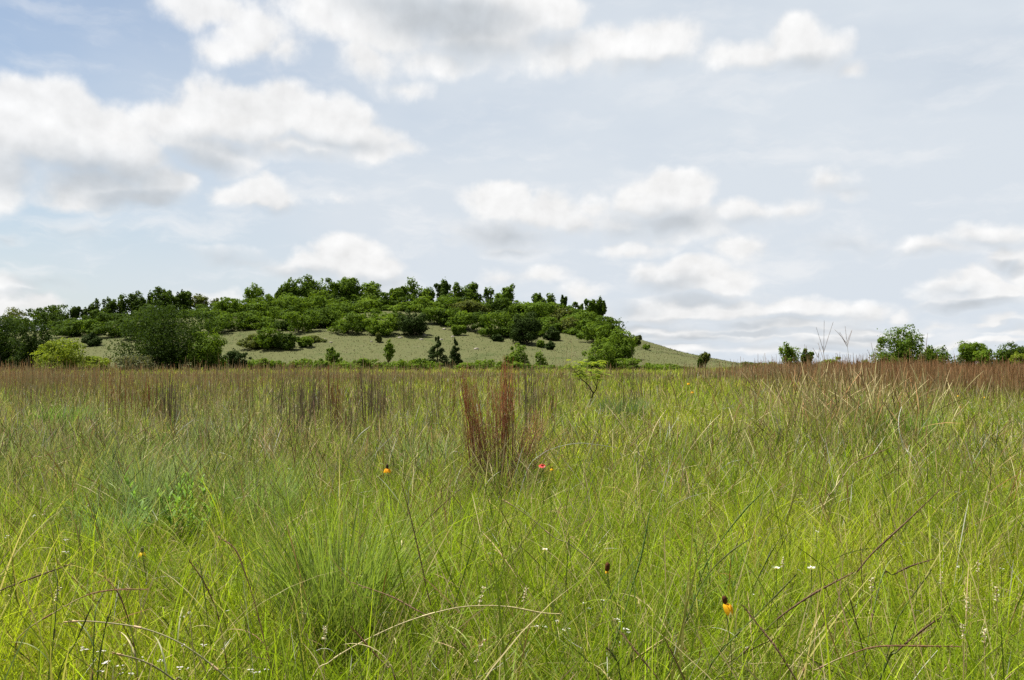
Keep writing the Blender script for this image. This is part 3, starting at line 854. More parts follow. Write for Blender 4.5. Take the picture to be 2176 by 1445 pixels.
#          base px, top px, top row, count, spread(m)
for bpx, tpx, trow, n, wtop, red in [(1014, 984, 772, 46, .035, 1), (1022, 1005, 795, 34, .03, .9), (1034, 1018, 835, 20, .04, .5), (1048, 1045, 782, 26, .035, .8), (1060, 1062, 800, 14, .04, .6), (1066, 1074, 752, 54, .03, 1), (1078, 1090, 776, 26, .03, .9),
                                (1094, 1142, 866, 34, .03, .8), (1084, 1118, 830, 12, .05, .35), (1088, 1198, 902, 22, .05, .5), (1092, 1152, 850, 18, .06, .6), (1096, 1180, 880, 14, .05, .5), (1084, 1128, 900, 18, .08, .4), (1090, 1172, 935, 14, .06, .45), (1050, 1030, 850, 16, .06, .5), (1034, 968, 860, 10, .06, .4), (1070, 1105, 905, 22, .10, .35), (1040, 1010, 915, 24, .10, .35), (1094, 1170, 975, 14, .07, .4)]:
    for i in range(int(n * .78)):
        b = at(bpx + r.normal() * 13, 1050, Y0); b[1] = Y0 + r.normal() * .07; b[2] = -.02
        f_ = r.random()
        t = at(tpx + r.normal() * wtop * 190, trow + abs(r.normal()) * 34 * (1 + (trow > 820)), Y0 + r.normal() * .05)
        m = b * .5 + t * .5; m[0] += (t[0] - b[0]) * -.10 + r.normal() * .008; m[1] += r.normal() * .03
        hk = t + (t - m) * .0 + np.array([r.normal() * .004, 0, 0])
        pts = spline([b, m, hk], 8)
        c = RUST * (.6 + .7 * r.random()) * red + TAN * (1 - red) * (.6 + .6 * r.random())
        tube(gs, pts, np.linspace(.0019, .0010, 8), GBROWN * (.6 + .4 * r.random()), 3, c)
        if r.random() < .75:                               # dry leaf clasping the stem
            k = r.integers(2, 6); p0 = pts[k]; d = pts[-1] - pts[k]; L_ = np.linalg.norm(d)
            V, Q, C, _ = ribbons(p0[None], np.array([math.atan2(d[1], d[0]) + r.normal() * .5]), np.array([L_ * (.5 + .4 * r.random())]), np.array([.005]), np.array([math.atan2(np.hypot(d[0], d[1]), d[2]) + .04]), np.array([r.normal() * .35]), np.array([r.normal()]), 5, c[None] * .9, c[None] * 1.1)
            gs.add(V, Q, C)
basal(o['_o'][0], Y0, gb, r, 260, .17, .40, .0042, GBROWN * .9, TAN * .8)
basal(o['_o'][0], Y0, gb, r, 420, .26, .50, .004, GREEN * .8, GREEN * 1.0 + TAN * .2)
gs.build('stems', M_DRY, o); gb.build('basal_leaves', M_GRASS, o)

THINNED = [(1056, 1025, 70, 65, Y0 - .1, .72), (392, 1095, 75, 60, 5.1, .9), (310, 1055, 80, 60, 6.0, .85), (720, 1340, 60, 90, 3.1, .7), (1512, 1270, 30, 60, 3.4, .9)]

# --- standing dry bunches behind it: px, depth, top row, half width px, stems, colour, words
BR = [(120, 17, 792, 7, 14, 'tan'), (228, 14.5, 775, 4, 12, 'rust'), (250, 14, 768, 5, 14, 'rust'), (276, 13, 790, 9, 16, 'rust'), (318, 13.8, 792, 6, 26, 'rust'), (334, 14.2, 790, 5, 18, 'grey'), (357, 13.4, 785, 5, 44, 'grey'), (372, 12.5, 815, 7, 22, 'grey'),
      (525, 15, 775, 10, 22, 'tan'), (590, 14, 772, 5, 16, 'grey'), (628, 11, 790, 8, 34, 'grey'), (640, 12.2, 795, 5, 22, 'grey'), (672, 13.2, 778, 5, 34, 'grey'), (706, 13.6, 778, 6, 26, 'rust'), (716, 12.8, 805, 5, 16, 'rust'), (738, 10.2, 830, 11, 40, 'grey'),
      (758, 14.2, 772, 3, 10, 'rust'), (783, 13.4, 768, 6, 40, 'grey'), (800, 13.0, 785, 6, 36, 'grey'), (818, 13.8, 792, 5, 24, 'tan'), (860, 14.5, 788, 4, 14, 'grey'), (880, 15.5, 785, 6, 14, 'tan'), (930, 12.8, 790, 4, 14, 'grey'), (956, 14.5, 780, 5, 16, 'rust'),
      (1122, 11.8, 748, 3, 14, 'grey'), (1128, 12.6, 765, 6, 18, 'grey'), (1150, 15, 775, 6, 16, 'tan'), (1168, 13.6, 790, 6, 16, 'rust'), (1204, 17, 728, 5, 20, 'straw'), (1352, 15.6, 735, 2, 8, 'grey'), (1332, 15.5, 790, 8, 18, 'grey'), (55, 15, 775, 14, 18, 'tan'), (170, 19, 782, 8, 18, 'rust'), (440, 18, 785, 8, 22, 'tan'), (1408, 18, 785, 5, 14, 'tan')]
WORDS = dict(rust='reddish', grey='grey-brown', tan='tan', straw='straw-pale')
for i, (px, Y, top, hw, n, cc) in enumerate(BR):
    X = (px - CX) / F * Y; r = rg(('br', i)); zt = at(px, top, Y)[2]
    o = thing('bunch_grass', f'{WORDS[cc]} upright dry grass bunch, {ORD[int(np.sum([q[0] < px for q in BR]))]} from the left among those standing beyond the middle', 'grass clump', (X, Y, 0), 'upright dry grass bunches')
    gs, gb = G(), G(); c = dict(rust=RUST * .58, grey=GBROWN * .62, tan=TAN * .6, straw=STRAW * .8)[cc]; r0 = GBROWN * .55
    sprd = hw / F * Y
    bunch(gs, r, X, Y, int(n * .62), sprd * 1.7, zt * 1.0, .0105, .08, .05, r0, c, 'stalk', 6)
    bunch(gs, r, X, Y, int(n * .55), sprd * 3.6, zt * .9, .0090, .15, .10, r0, c, 'stalk', 6)
    basal(X, Y, gb, r, 60, sprd * 2 + .06, .45, .006, GBROWN, GREEN * .7 + TAN * .4)
    gs.build('stems', M_DRY, o); gb.build('basal_leaves', M_GRASS, o)

# --- fountains of fine leaves: px, base row, spread m, length, blades, c0, c1, label
FOUNT = [(310, 1112, .17, .66, 460, (.095, .130, .055), (.16, .205, .098), 'blue-green fountain of fine grass at left, behind the leafy herb'),
         (1325, 905, .35, .55, 520, (.06, .095, .035), (.09, .13, .055), 'dark blue-green grass tuft behind the silvery arching stem'),
         (140, 925, .30, .55, 460, (.07, .14, .025), (.12, .21, .04), 'fresh green grass tuft at left between dry bunches'),
         (722, 1400, .14, .72, 520, (.075, .10, .022), (.16, .22, .045), 'large fountain of long green blades over a dark base at bottom centre'),
         (560, 1130, .18, .55, 420, (.10, .15, .04), (.17, .23, .08), 'loose green fountain of long blades left of the yellow coneflower'),
         (900, 1010, .28, .5, 420, (.09, .135, .055), (.17, .22, .11), 'grey-green grass tuft left of the rust-red clump'),
         (470, 960, .35, .5, 420, (.09, .13, .055), (.165, .205, .105), 'pale grey-green tuft among dry bunches left of centre'),
         (30, 1000, .30, .5, 380, (.10, .135, .055), (.19, .22, .105), 'silvery green tuft at the left edge'),
         (1915, 960, .32, .62, 420, (.06, .12, .02), (.11, .20, .03), 'tall deep green tuft around the bleached twisted blade at right'),
         (1790, 900, .35, .7, 380, (.07, .125, .022), (.13, .20, .04), 'tall green tuft under the forked seed stalks'),
         (230, 1180, .15, .45, 320, (.09, .15, .06), (.15, .22, .10), 'blue-green grass tuft below the fountain at left')]
for i, (px, row, sprd, ln, n, c0, c1, lb) in enumerate(FOUNT):
    Y = CAM_H * F / (row - HOR); X = (px - CX) / F * Y; r = rg(('fo', i))
    g = G(); a = r.random(n) * 6.2832; q = sprd * np.sqrt(r.random(n))
    b = np.stack([X + np.cos(a) * q, Y + np.sin(a) * q, np.zeros(n)], 1); b[:, 2] = plain_z(b[:, 0], b[:, 1]) - .01
    k = r.random((n, 1)); c0 = np.array(c0) * 1.5; c1 = np.array(c1) * 1.5
    V, Q, C, _ = ribbons(b, a + r.normal(size=n) * .6, ln * (.6 + .5 * r.random(n)), np.full(n, max(.0042, Y * .00065)) * (.7 + .6 * r.random(n)), .1 + .35 * r.random(n), .2 + .9 * r.random(n) ** 2, r.normal(size=n) * .6, 7,
                         c0[None] * (.75 + .5 * k), c1[None] * (.75 + .5 * k))
    g.add(V, Q, C)
    o = g.build('grass_tuft', M_GRASS); o['label'] = lb; o['category'] = 'grass clump'; o['kind'] = 'thing'

# --- single seed stalks, traced from root end to tip where possible: points, style, label
STALKS = [
 ([(-60, 1290), (0, 1255), (70, 1228), (155, 1197)], 'purple', 'thick dark purple-brown stalk poking in from the left edge'),
 ([(30, 1400), (48, 1346), (129, 1294), (180, 1267), (222, 1256), (273, 1252), (317, 1253)], 'rust', 'reddish arching stalk with its tip lying level, lower left'),
 ([(196, 1445), (201, 1317), (209, 1280), (223, 1256)], 'dark', 'short dark stalk with a bent tip just under the reddish arch'),
 ([(520, 1480), (486, 1444), (428, 1396), (370, 1360), (306, 1336), (241, 1325), (180, 1320), (135, 1322)], 'sage', 'long thick grey-green stalk arching leftwards near the bottom left'),
 ([(400, 1470), (370, 1445), (331, 1418), (290, 1400), (240, 1388)], 'sage', 'short grey-green stalk curving left at the bottom edge'),
 ([(480, 1400), (462, 1304), (450, 1273), (428, 1228), (399, 1188)], 'rust', 'straight red-brown stalk leaning left between the arching ones'),
 ([(582, 1450), (556, 1338), (537, 1267), (521, 1219), (499, 1167), (462, 1140)], 'pink', 'tall pinkish stalk with a drooping seed head, left of bottom centre'),
 ([(293, 1450), (283, 1363), (270, 1309), (251, 1260), (222, 1225)], 'rust', 'thin red-brown stalk bowing left through the reddish arch'),
 ([(103, 1450), (109, 1402), (120, 1290), (122, 1235), (115, 1205)], 'dark', 'upright dark green stalk near the left edge'),
 ([(122, 1450), (161, 1364), (196, 1286)], 'dark', 'dark green stalk leaning right beside the upright one at lower left'),
 ([(206, 1450), (222, 1341), (235, 1299)], 'dark', 'short dark green stalk rising over the small white flowers'),
 ([(959, 1450), (948, 1386), (932, 1338), (912, 1273), (893, 1187), (874, 1106), (854, 1029)], 'brown', 'tall brown-topped stalk leaning left below the yellow coneflower'),
 ([(1041, 1450), (990, 1376), (922, 1318), (880, 1294), (829, 1267), (745, 1237)], 'brown', 'brown stalk leaning far left across the green fountain'),
 ([(660, 1450), (700, 1407), (764, 1367), (861, 1322), (957, 1294), (1022, 1287), (1086, 1290), (1150, 1302), (1192, 1312)], 'straw', 'long straw-coloured stalk arching right at bottom centre'),
 ([(840, 1445), (824, 1418), (800, 1394), (774, 1364), (745, 1331)], 'rust', 'short rusty stalk at the foot of the green fountain'),
 ([(840, 1200), (861, 1167), (880, 1135), (925, 1087), (980, 1037)], 'strawdark', 'straw stalk with a dark tip leaning towards the rust-red clump'),
 ([(1290, 1230), (1215, 1160), (1176, 1141), (1118, 1093), (1067, 1061)], 'sage', 'green stalk leaning left in front of the rust-red clump'),
 ([(1430, 1490), (1400, 1445), (1350, 1383), (1318, 1341)], 'brown', 'brown stalk leaning left at the bottom right of centre'),
 ([(1318, 1470), (1319, 1445), (1311, 1405), (1287, 1373)], 'dark', 'short dark hooked stalk at the bottom right of centre'),
 ([(1276, 1450), (1295, 1396), (1318, 1331), (1340, 1257), (1363, 1180), (1382, 1080)], 'green', 'tall thick green stalk right of the petal-less brown coneflower'),
 ([(1640, 1500), (1689, 1428), (1742, 1342), (1785, 1264), (1842, 1189), (1878, 1153), (1928, 1107), (1999, 1039)], 'head', 'long thick green stalk with a brown seed head slanting right'),
 ([(1480, 1490), (1521, 1442), (1593, 1374), (1650, 1317), (1714, 1271), (1757, 1246), (1814, 1216)], 'head', 'slanting stalk with a plump purple-brown seed head right of centre'),
 ([(1730, 1510), (1692, 1445), (1650, 1378), (1614, 1332), (1577, 1285)], 'pinkrust', 'thick rusty stalk leaning left beside the yellow-petalled coneflower'),
 ([(1880, 1420), (1906, 1385), (1956, 1342), (2001, 1310)], 'purple', 'dark purple stalk slanting up to the right at lower right'),
 ([(1700, 1440), (1732, 1424), (1792, 1396), (1864, 1374), (1971, 1373), (2044, 1374)], 'rust', 'red-brown stalk lying level to the right at lower right'),
 ([(1405, 1470), (1418, 1439), (1457, 1321), (1500, 1228), (1550, 1175), (1601, 1141)], 'dark', 'dark stalk bending right behind the yellow-petalled coneflower'),
 ([(1460, 1320), (1475, 1271), (1500, 1200), (1536, 1143), (1585, 1082), (1621, 1046)], 'green', 'long green stalk leaning right above the feathery herb'),
 ([(1500, 1440), (1535, 1382), (1600, 1314), (1650, 1264), (1692, 1221)], 'dark', 'dark green stalk crossing below the slanting seed head'),
 ([(1870, 1240), (1899, 1221), (1935, 1203), (1987, 1187)], 'purple', 'short purple stalk leaning right at the right side'),
 ([(1900, 1340), (1917, 1300), (1946, 1257), (1981, 1210)], 'dark', 'short dark stalk below the short purple one'),
 ([(1335, 1090), (1351, 1040), (1365, 987), (1381, 936), (1396, 900), (1415, 871)], 'strawhead', 'straw stalk with a pale head right of the silvery arching stem'),
 ([(1410, 1075), (1435, 1023), (1463, 961), (1502, 910), (1535, 876)], 'strawhead', 'second straw stalk leaning right, right of the first'),
 ([(1280, 1060), (1306, 997), (1324, 967), (1345, 941), (1370, 915), (1399, 894)], 'brown', 'dark brown stalk leaning against the straw stalk with a pale head'),
 ([(1120, 1000), (1149, 967), (1182, 951), (1229, 942), (1267, 945), (1314, 952)], 'silver', 'silvery dead stem arching right of the rust-red clump'),
 ([(1370, 985), (1339, 928), (1314, 892), (1285, 857)], 'straw', 'thin straw stalk leaning left above the silvery arching stem'),
 ([(60, 985), (90, 970), (129, 957), (166, 943)], 'rust', 'reddish stalk lying across the grass at left'),
 ([(250, 1060), (255, 1033), (270, 997), (286, 972)], 'brown', 'short brown stalk above the blue-green fountain'),
 ([(250, 960), (278, 933), (304, 915), (340, 896)], 'brown', 'thin brown stalk crossing the grey-brown bunches at left'),
 ([(505, 970), (527, 936), (545, 907), (581, 853), (612, 827)], 'dark', 'dark stalk bending right among the dry bunches'),
 ([(745, 965), (753, 941), (766, 923), (786, 906)], 'pale', 'whitish curved blade left of the dark leaning stalk'),
 ([(836, 985), (831, 961), (820, 928), (807, 905)], 'dark', 'dark stalk leaning left above the yellow coneflower'),
 ([(682, 1040), (679, 997), (672, 946), (670, 894), (666, 851)], 'pink', 'upright pinkish straw stalk left of centre'),
 ([(940, 1070), (908, 1026), (885, 972), (856, 915), (828, 869)], 'straw', 'tall straw stalk leaning left behind the yellow coneflower'),
 ([(1750, 1080), (1773, 1039), (1791, 1013), (1812, 987), (1840, 972), (1895, 950)], 'brownarch', 'bright straw stalk arching right with a dark tip, middle right'),
 ([(1880, 1050), (1858, 1003), (1835, 966), (1812, 938)], 'dark', 'dark stalk leaning left through the straw arch'),
 ([(1945, 1000), (1929, 961), (1925, 954), (1912, 920), (1910, 889), (1916, 864)], 'pale', 'twisted bleached white blade standing in the deep green tuft'),
 ([(1750, 910), (1765, 882), (1781, 853), (1814, 825)], 'purple', 'dark red stalk leaning right under the forked seed heads'),
]
SR = RUST; RUST = np.array([.17, .092, .052])
STY = dict(purple=(DGREEN, PURP * .8, .0028, .5), rust=(STRAW * .8, RUST * 1.1, .0020, .45), dark=(DGREEN, DGREEN * .6 + PURP * .4, .0021, .3), sage=((np.array([.13, .16, .06])), TAN, .0026, .1),
           pink=(np.array([.36, .17, .12]), np.array([.33, .19, .13]), .0022, .45), brown=(GREEN, PURP * 1.4, .0021, .5), straw=(STRAW * .8, STRAW * 1.05, .0021, .3), strawdark=(STRAW, PURP, .0021, .4),
           green=(GREEN * .7, DGREEN, .0030, .3), head=(GREEN * .6, PURP * .9, .0019, .42), pinkrust=(TAN * .5, np.array([.17, .10, .065]), .0024, .7), strawhead=(STRAW * .8, STRAW * 1.1, .0028, .35),
           silver=(SILVER * .8, SILVER * .7, .0022, .6), pale=(SILVER, SILVER * 1.2, .0034, .4), brownarch=(STRAW, PURP * 1.2, .0032, .3))
for i, (pts, sty, lb) in enumerate(STALKS):
    r = rg(('st', i)); pts = np.array(pts, float)
    pm = pts[:, 1].mean(); zm = .42 if pm > 1050 else (.50 if pm > 930 else .6)
    Y = (CAM_H - zm) * F / (pm - HOR)
    dY = .12 * Y * (r.random() - .5)
    W = np.array([at(a, b, Y + dY * k / len(pts)) for k, (a, b) in enumerate(pts)])
    if W[0, 2] > .02:                                           # carry the stem on down to the soil
        d = W[0] - W[1]; d = d / (np.linalg.norm(d) + 1e-9); foot = W[0] + np.array([d[0] * .5, d[1], 0]) * W[0, 2]; foot[2] = -.02
        W = np.vstack([foot, W])
    W[:, 2] = np.maximum(W[:, 2], -.02 + .05 * np.arange(len(W)))
    S = spline(W, 34); c0, c1, rad, hf = STY[sty]
    rad = max(rad * .85, Y * .00032)
    o = thing('grass_stalk', lb, 'grass stalk', S[0])
    g = G(); k = int(34 * (1 - hf)); tube(g, S[:k + 1], np.linspace(rad * 1.1, rad * .8, k + 1), c0, 5, c0 * .55 + c1 * .45)
    for q in (int(k * .35), int(k * .7)):                        # joints and a clasping leaf
        tube(g, S[q:q + 2], [rad * 1.5, rad * 1.4], c1, 5)
    j = int(k * .55); d = S[j + 1] - S[j]
    V, Q, C, _ = ribbons(S[j][None], np.array([math.atan2(d[1], d[0]) + r.normal() * .8]), np.array([.14]), np.array([.004]), np.array([.5]), np.array([1.2]), np.array([.3]), 6, (c0 * .9)[None], (c0 * .6 + STRAW * .4)[None])
    g.add(V, Q, C); g.build('stem', M_STALK, o, True)
    h = G(); m = 34 - k
    hr = rad * (1.0 if sty not in ('head',) else 1.55) * (1 + .35 * ((np.arange(m * 3) % 3) == 1)) * np.concatenate([np.linspace(.75, 1.15, m * 3 // 2), np.linspace(1.15, .45, m * 3 - m * 3 // 2)])
    tube(h, spline(S[k:], m * 3), hr, c1 * .9, 5, c1 * 1.15)
    n = m * 2                                                    # spikelets hugging the spike
    kk = r.integers(0, m - 1, n); bs = S[k + kk]; dd = S[np.minimum(k + kk + 1, 33)] - S[k + kk]; dd /= np.linalg.norm(dd, axis=1)[:, None] + 1e-9
    V, Q, C, _ = ribbons(bs, np.arctan2(dd[:, 1], dd[:, 0]) + r.normal(size=n) * .5, np.full(n, .014), np.full(n, rad * 1.2), np.arccos(np.clip(dd[:, 2], -1, 1)) + r.normal(size=n) * .25, np.zeros(n), r.random(n) * 3, 2, np.tile(c1, (n, 1)), np.tile(c1 * 1.3, (n, 1)))
    h.add(V, Q, C); h.build('seed_head', M_SEED, o, True)

RUST = SR
# --- forked (turkey-foot) seed stalks on the right: head px, row, depth, spread, fingers
FORK = [(1748, 735, 8.5, 1, 4, 62, 0, 'tallest forked seed stalk against the sky, fingers pressed upright', 1772), (1799, 722, 8.9, 1, 6, 38, 0, 'forked seed stalk with fingers splayed like a fan against the sky', 1822), (1738, 752, 8.4, -1, 2, 26, 0, 'single-spiked seed stalk just left of the tallest forked one', 1768),
        (1712, 752, 8.8, -1, 4, 22, .2, 'short forked seed stalk before the small ivy-like tree', 1766), (1856, 752, 9.2, 1, 5, 30, .4, 'forked seed stalk leaning right before the large pointed tree', 1816), (1968, 735, 10.4, 0, 3, 28, 0, 'pale forked stalk in front of the large pointed tree', 1966),
        (1783, 762, 9.0, 0, 4, 20, .1, 'low forked stalk between the two tall forked ones', 1790), (1700, 800, 8.0, -1, 3, 26, .3, 'forked stalk leaning left in the brown grass at right', 1745), (1835, 815, 8.0, 1, 4, 26, .3, 'forked stalk low in the grass right of the tall ones', 1810)]
for i, (px, row, Y, sgn, nf, ln, ln2, lb, bpx) in enumerate(FORK):
    r = rg(('fk', i)); T = at(px, row, Y); Bs = at(bpx, 1000, Y); Bs[2] = 0
    o = thing('forked_seed_stalk', lb, 'grass stalk', Bs)
    g = G(); mid = Bs * .45 + T * .55 + np.array([.02 * sgn, 0, 0]) + (np.array([bpx, 0, 0]) - px) * .0
    S = spline([Bs - np.array([0, 0, .02]), mid, T], 16); c = STRAW * .7 + PURP * .3
    tube(g, S, np.linspace(.0026, .0013, 16), GREEN * .5 + STRAW * .4, 4, c); g.build('stem', M_STALK, o, True)
    d0 = S[-1] - S[-3]; base_ang = math.atan2(d0[0], d0[2])
    for f in range(nf):
        gg = G(); ang = base_ang + ((f - (nf - 1) / 2) / max(nf - 1, 1)) * (1.15 if i in (1, 4) else .5) + r.normal() * .06; L_ = ln / F * Y * (.75 + .4 * r.random())
        st = S[-1] - (S[-1] - S[-4]) * (.35 * r.random() if i else .9 * r.random())
        e = st + np.array([math.sin(ang), r.normal() * .25, math.cos(ang)]) * L_
        p = spline([st, st * .5 + e * .5 + np.array([0, 0, .004]), e], 13)
        tube(gg, p, np.array([.0012] + [.0018, .0024, .0018] * 4) * np.linspace(1, .6, 13), PURP * 1.3, 4, PURP * 1.7)
        gg.build('seed_head', M_SEED, o, True)

# --- young feathery-leaved mesquite
Y = 17.2
P_ = lambda a, b, dy=0: at(a, b, Y + dy)
o = thing('mesquite_sapling', 'young feathery yellow-green mesquite on a thin dark forked trunk, right of the rust-red clump', 'sapling', P_(1256, 890)); r = rg('mesq')
g = G(); root = P_(1256, 890); root[2] = -.05
BRN = [[root, P_(1253, 866), P_(1260, 838), P_(1263, 834)], [P_(1261, 836), P_(1250, 818), P_(1236, 806), P_(1224, 792), P_(1210, 776)], [P_(1262, 835), P_(1268, 824), P_(1261, 808), P_(1254, 788)], [P_(1266, 826), P_(1270, 808), P_(1274, 796)],
       [P_(1240, 809), P_(1228, 806, .3), P_(1216, 800, .4)], [P_(1254, 790), P_(1262, 780, -.2), P_(1272, 776, -.3)], [P_(1224, 792), P_(1234, 782, -.3), P_(1240, 774, -.4)]]
RD = [(.018, .013), (.013, .005), (.012, .005), (.008, .004), (.006, .003), (.006, .003), (.006, .003)]
for b, (a0, a1) in zip(BRN, RD):
    q = spline(b, 9); tube(g, q, np.linspace(a0, a1, 9), (.045, .036, .028), 5)
g.build('trunk', M_BARK, o)
g = G(); cols = [np.array([.17, .26, .030]), np.array([.29, .35, .050])]
for k in range(135):
    bi = r.choice([1, 1, 2, 3, 4, 5, 6]); q = spline(BRN[bi], 12); p = q[r.integers(6, 12)] + np.array([r.normal() * .05, r.normal() * .05, .02 + abs(r.normal()) * .03])
    a = r.random() * 6.28; dr = np.array([math.cos(a), math.sin(a) * .8, .15 + .4 * r.random()]); dr /= np.linalg.norm(dr); L_ = .14 + .14 * r.random()
    n = 12; t = np.linspace(.15, 1, n)
    lf_ = p + dr * (t * L_)[:, None]; lf_[:, 2] -= (t ** 2) * L_ * .45
    tube(g, lf_, .0022, cols[0], 3)
    side = np.cross(dr, [0, 0, 1]); side /= np.linalg.norm(side)
    c = cols[0] + (cols[1] - cols[0]) * r.random()
    for sg in (-1, 1):
        tip = lf_ + sg * side * (.052 * (1 - .4 * t))[:, None] + dr * .012 - np.array([0, 0, .008])
        w = dr * .0075
        V = np.stack([lf_ - w * .4, tip * .5 + lf_ * .5 - w, tip, tip * .5 + lf_ * .5 + w], 1)
        g.add(V, np.arange(n * 4).reshape(-1, 4), c)
g.build('leaves', M_LEAF, o)

# --- leafy herbs
def herb(px, row, h, nst, nlf, lw, ll, c, label, spread=.12):
    z = 0; Y = CAM_H * F / (row - HOR); X = (px - CX) / F * Y; r = rg(label)
    o = thing('leafy_herb', label, 'herb', (X, Y, 0)); gs, gl = G(), G(); c = np.array(c)
    for k in range(nst):
        b = np.array([X + r.normal() * spread * .4, Y + r.normal() * spread * .4, -.01]); e = b + np.array([r.normal() * spread, r.normal() * spread, h * (.75 + .35 * r.random())])
        S = spline([b, b * .5 + e * .5 + r.normal(size=3) * .015, e], 10); tube(gs, S, np.linspace(.003, .0016, 10), c * .6, 4)
        n = nlf; u = np.linspace(.3, 1, n); bs = np.stack([np.interp(u, np.linspace(0, 1, 10), S[:, q]) for q in range(3)], 1)
        hd = np.arange(n) * 2.4 + r.random() * 6; le = .35 + .8 * (1 - u) + r.normal(size=n) * .12
        V, Q, C, _ = ribbons(bs, hd, np.full(n, ll) * (.8 + .4 * r.random(n)) * (1.15 - .5 * u), np.full(n, lw) * (1.1 - .35 * u), le, np.full(n, .5), r.normal(size=n) * .2, 5, np.tile(c * .9, (n, 1)), np.tile(c * 1.25, (n, 1)))
        gl.add(V, Q, C)
    gs.build('stems', M_STALK, o); gl.build('leaves', M_GRASS, o)


herb(392, 1165, .42, 11, 18, .020, .075, (.19, .32, .06), 'light green leafy herb with rosette tips at left', .16)
herb(1512, 1345, .40, 5, 44, .004, .060, (.17, .28, .05), 'feathery green herb beside the yellow-petalled coneflower', .05)
herb(1460, 1420, .30, 4, 36, .004, .050, (.17, .28, .05), 'feathery green herb at the bottom left of the yellow-petalled coneflower', .05)
herb(345, 985, .30, 5, 14, .016, .06, (.18, .34, .05), 'small bright green leafy herb among the grey-brown bunches', .10)

# --- flowers
def rootz(X, Y):
    return float(plain_z(X, Y))


def coneflower(px, row, z, cone_h, cone_r, petals, pl, cone_c, petal_c, label, tilt=0.0, angs=None):
    Y = (CAM_H - z) * F / (row - HOR); c = at(px, row, Y); r = rg(label)
    CLEAR.append((px, row, 15, Y, 30))
    o = thing('coneflower', label, 'flower', (c[0] + .02, Y + .02, 0))
    g = G(); b = np.array([c[0] + .02, Y + .02, -.01]); top = c - np.array([0, 0, cone_h * .5])
    tube(g, spline([b, b * .4 + top * .6 + np.array([.012, 0, 0]), top], 12), .0016, (.09, .13, .04), 5); g.build('stem', M_STALK, o, True)
    g = G(); k = 12; t = np.linspace(0, 1, k); ax = np.array([math.sin(tilt), 0, math.cos(tilt)])
    rad = cone_r * np.where(t < .15, .55 + 3 * t, 1.0) * np.sqrt(np.clip(1 - (np.clip(t - .55, 0, 1) / .46) ** 2, .01, 1)) * (1 + .09 * (np.arange(k) % 2))
    tube(g, top + ax * (t * cone_h)[:, None], rad, np.array(cone_c), 10, np.array(cone_c) * .7); g.build('cone', M_SEED, o, True)
    for q in range(petals):
        a = (q / petals * 6.28 + .4) if angs is None else angs[q]
        gg = G(); n = 6; u = np.linspace(0, 1, n); d = np.array([math.cos(a), math.sin(a), 0]); sd = np.array([-d[1], d[0], 0])
        out = np.sin(u * 1.3) * .55; dn = 1 - np.cos(u * 1.45)
        ctr = top + d * (cone_r * .6 + pl * out)[:, None] - np.array([0, 0, 1]) * (pl * dn * .95)[:, None]
        w = pl * .30 * np.sin(np.clip(u * .85 + .15, 0, 1) * math.pi) ** .6
        V = np.stack([ctr - sd * w[:, None], ctr + sd * w[:, None]], 1).reshape(-1, 3); i = np.arange(n - 1) * 2
        gg.add(V, np.stack([i, i + 1, i + 3, i + 2], 1), np.array(petal_c)); gg.build('petal', M_PETAL, o)


YEL = (.85, .46, .01); CONE = (.085, .030, .010)
coneflower(1541, 1274, .42, .024, .0075, 3, .038, CONE, YEL, 'coneflower at lower right with a brown cone and drooping yellow petals', -.15, [-.7, -1.5, .1])
coneflower(1290, 1204, .42, .030, .0085, 2, .010, (.10, .035, .010), YEL, 'coneflower that has lost its petals, bare brown cone in the green grass', .1, [-1.3, -2.2])
coneflower(823, 991, .45, .030, .0085, 6, .036, (.05, .025, .015), (.90, .42, .008), 'coneflower with a full skirt of orange-yellow petals left of the rust-red clump')
coneflower(302, 1168, .40, .022, .006, 3, .020, (.22, .22, .09), (.85, .60, .02), 'little coneflower with pale cone and two yellow petals, lower left', 0, [-.1, -3.0, -1.6])
coneflower(1463, 813, .66, .022, .009, 3, .055, (.2, .1, .03), YEL, 'far orange-yellow coneflower, upper of two near the brown grass', 0, [-1.5, .3, -2.6])
coneflower(1471, 831, .58, .022, .009, 3, .045, (.2, .1, .03), YEL, 'far orange-yellow coneflower, lower right of two near the brown grass', 0, [-1.5, .3, 3.4])
coneflower(1173, 993, .38, .018, .006, 4, .020, (.3, .2, .04), (.85, .55, .01), 'tiny yellow flower beside the red blanket flower')
for q, (fx, fy) in enumerate([(1972, 842), (2036, 839), (2093, 842), (2040, 862), (1796, 845)]):
    coneflower(fx, fy, .5, .022, .008, 4, .032, (.2, .1, .03), (.85, .5, .01), f'far yellow coneflower speck, {ORD[int(np.sum([v < fx for v in (1972, 2036, 2093, 2040, 1796)]))]} from the left in the middle distance')

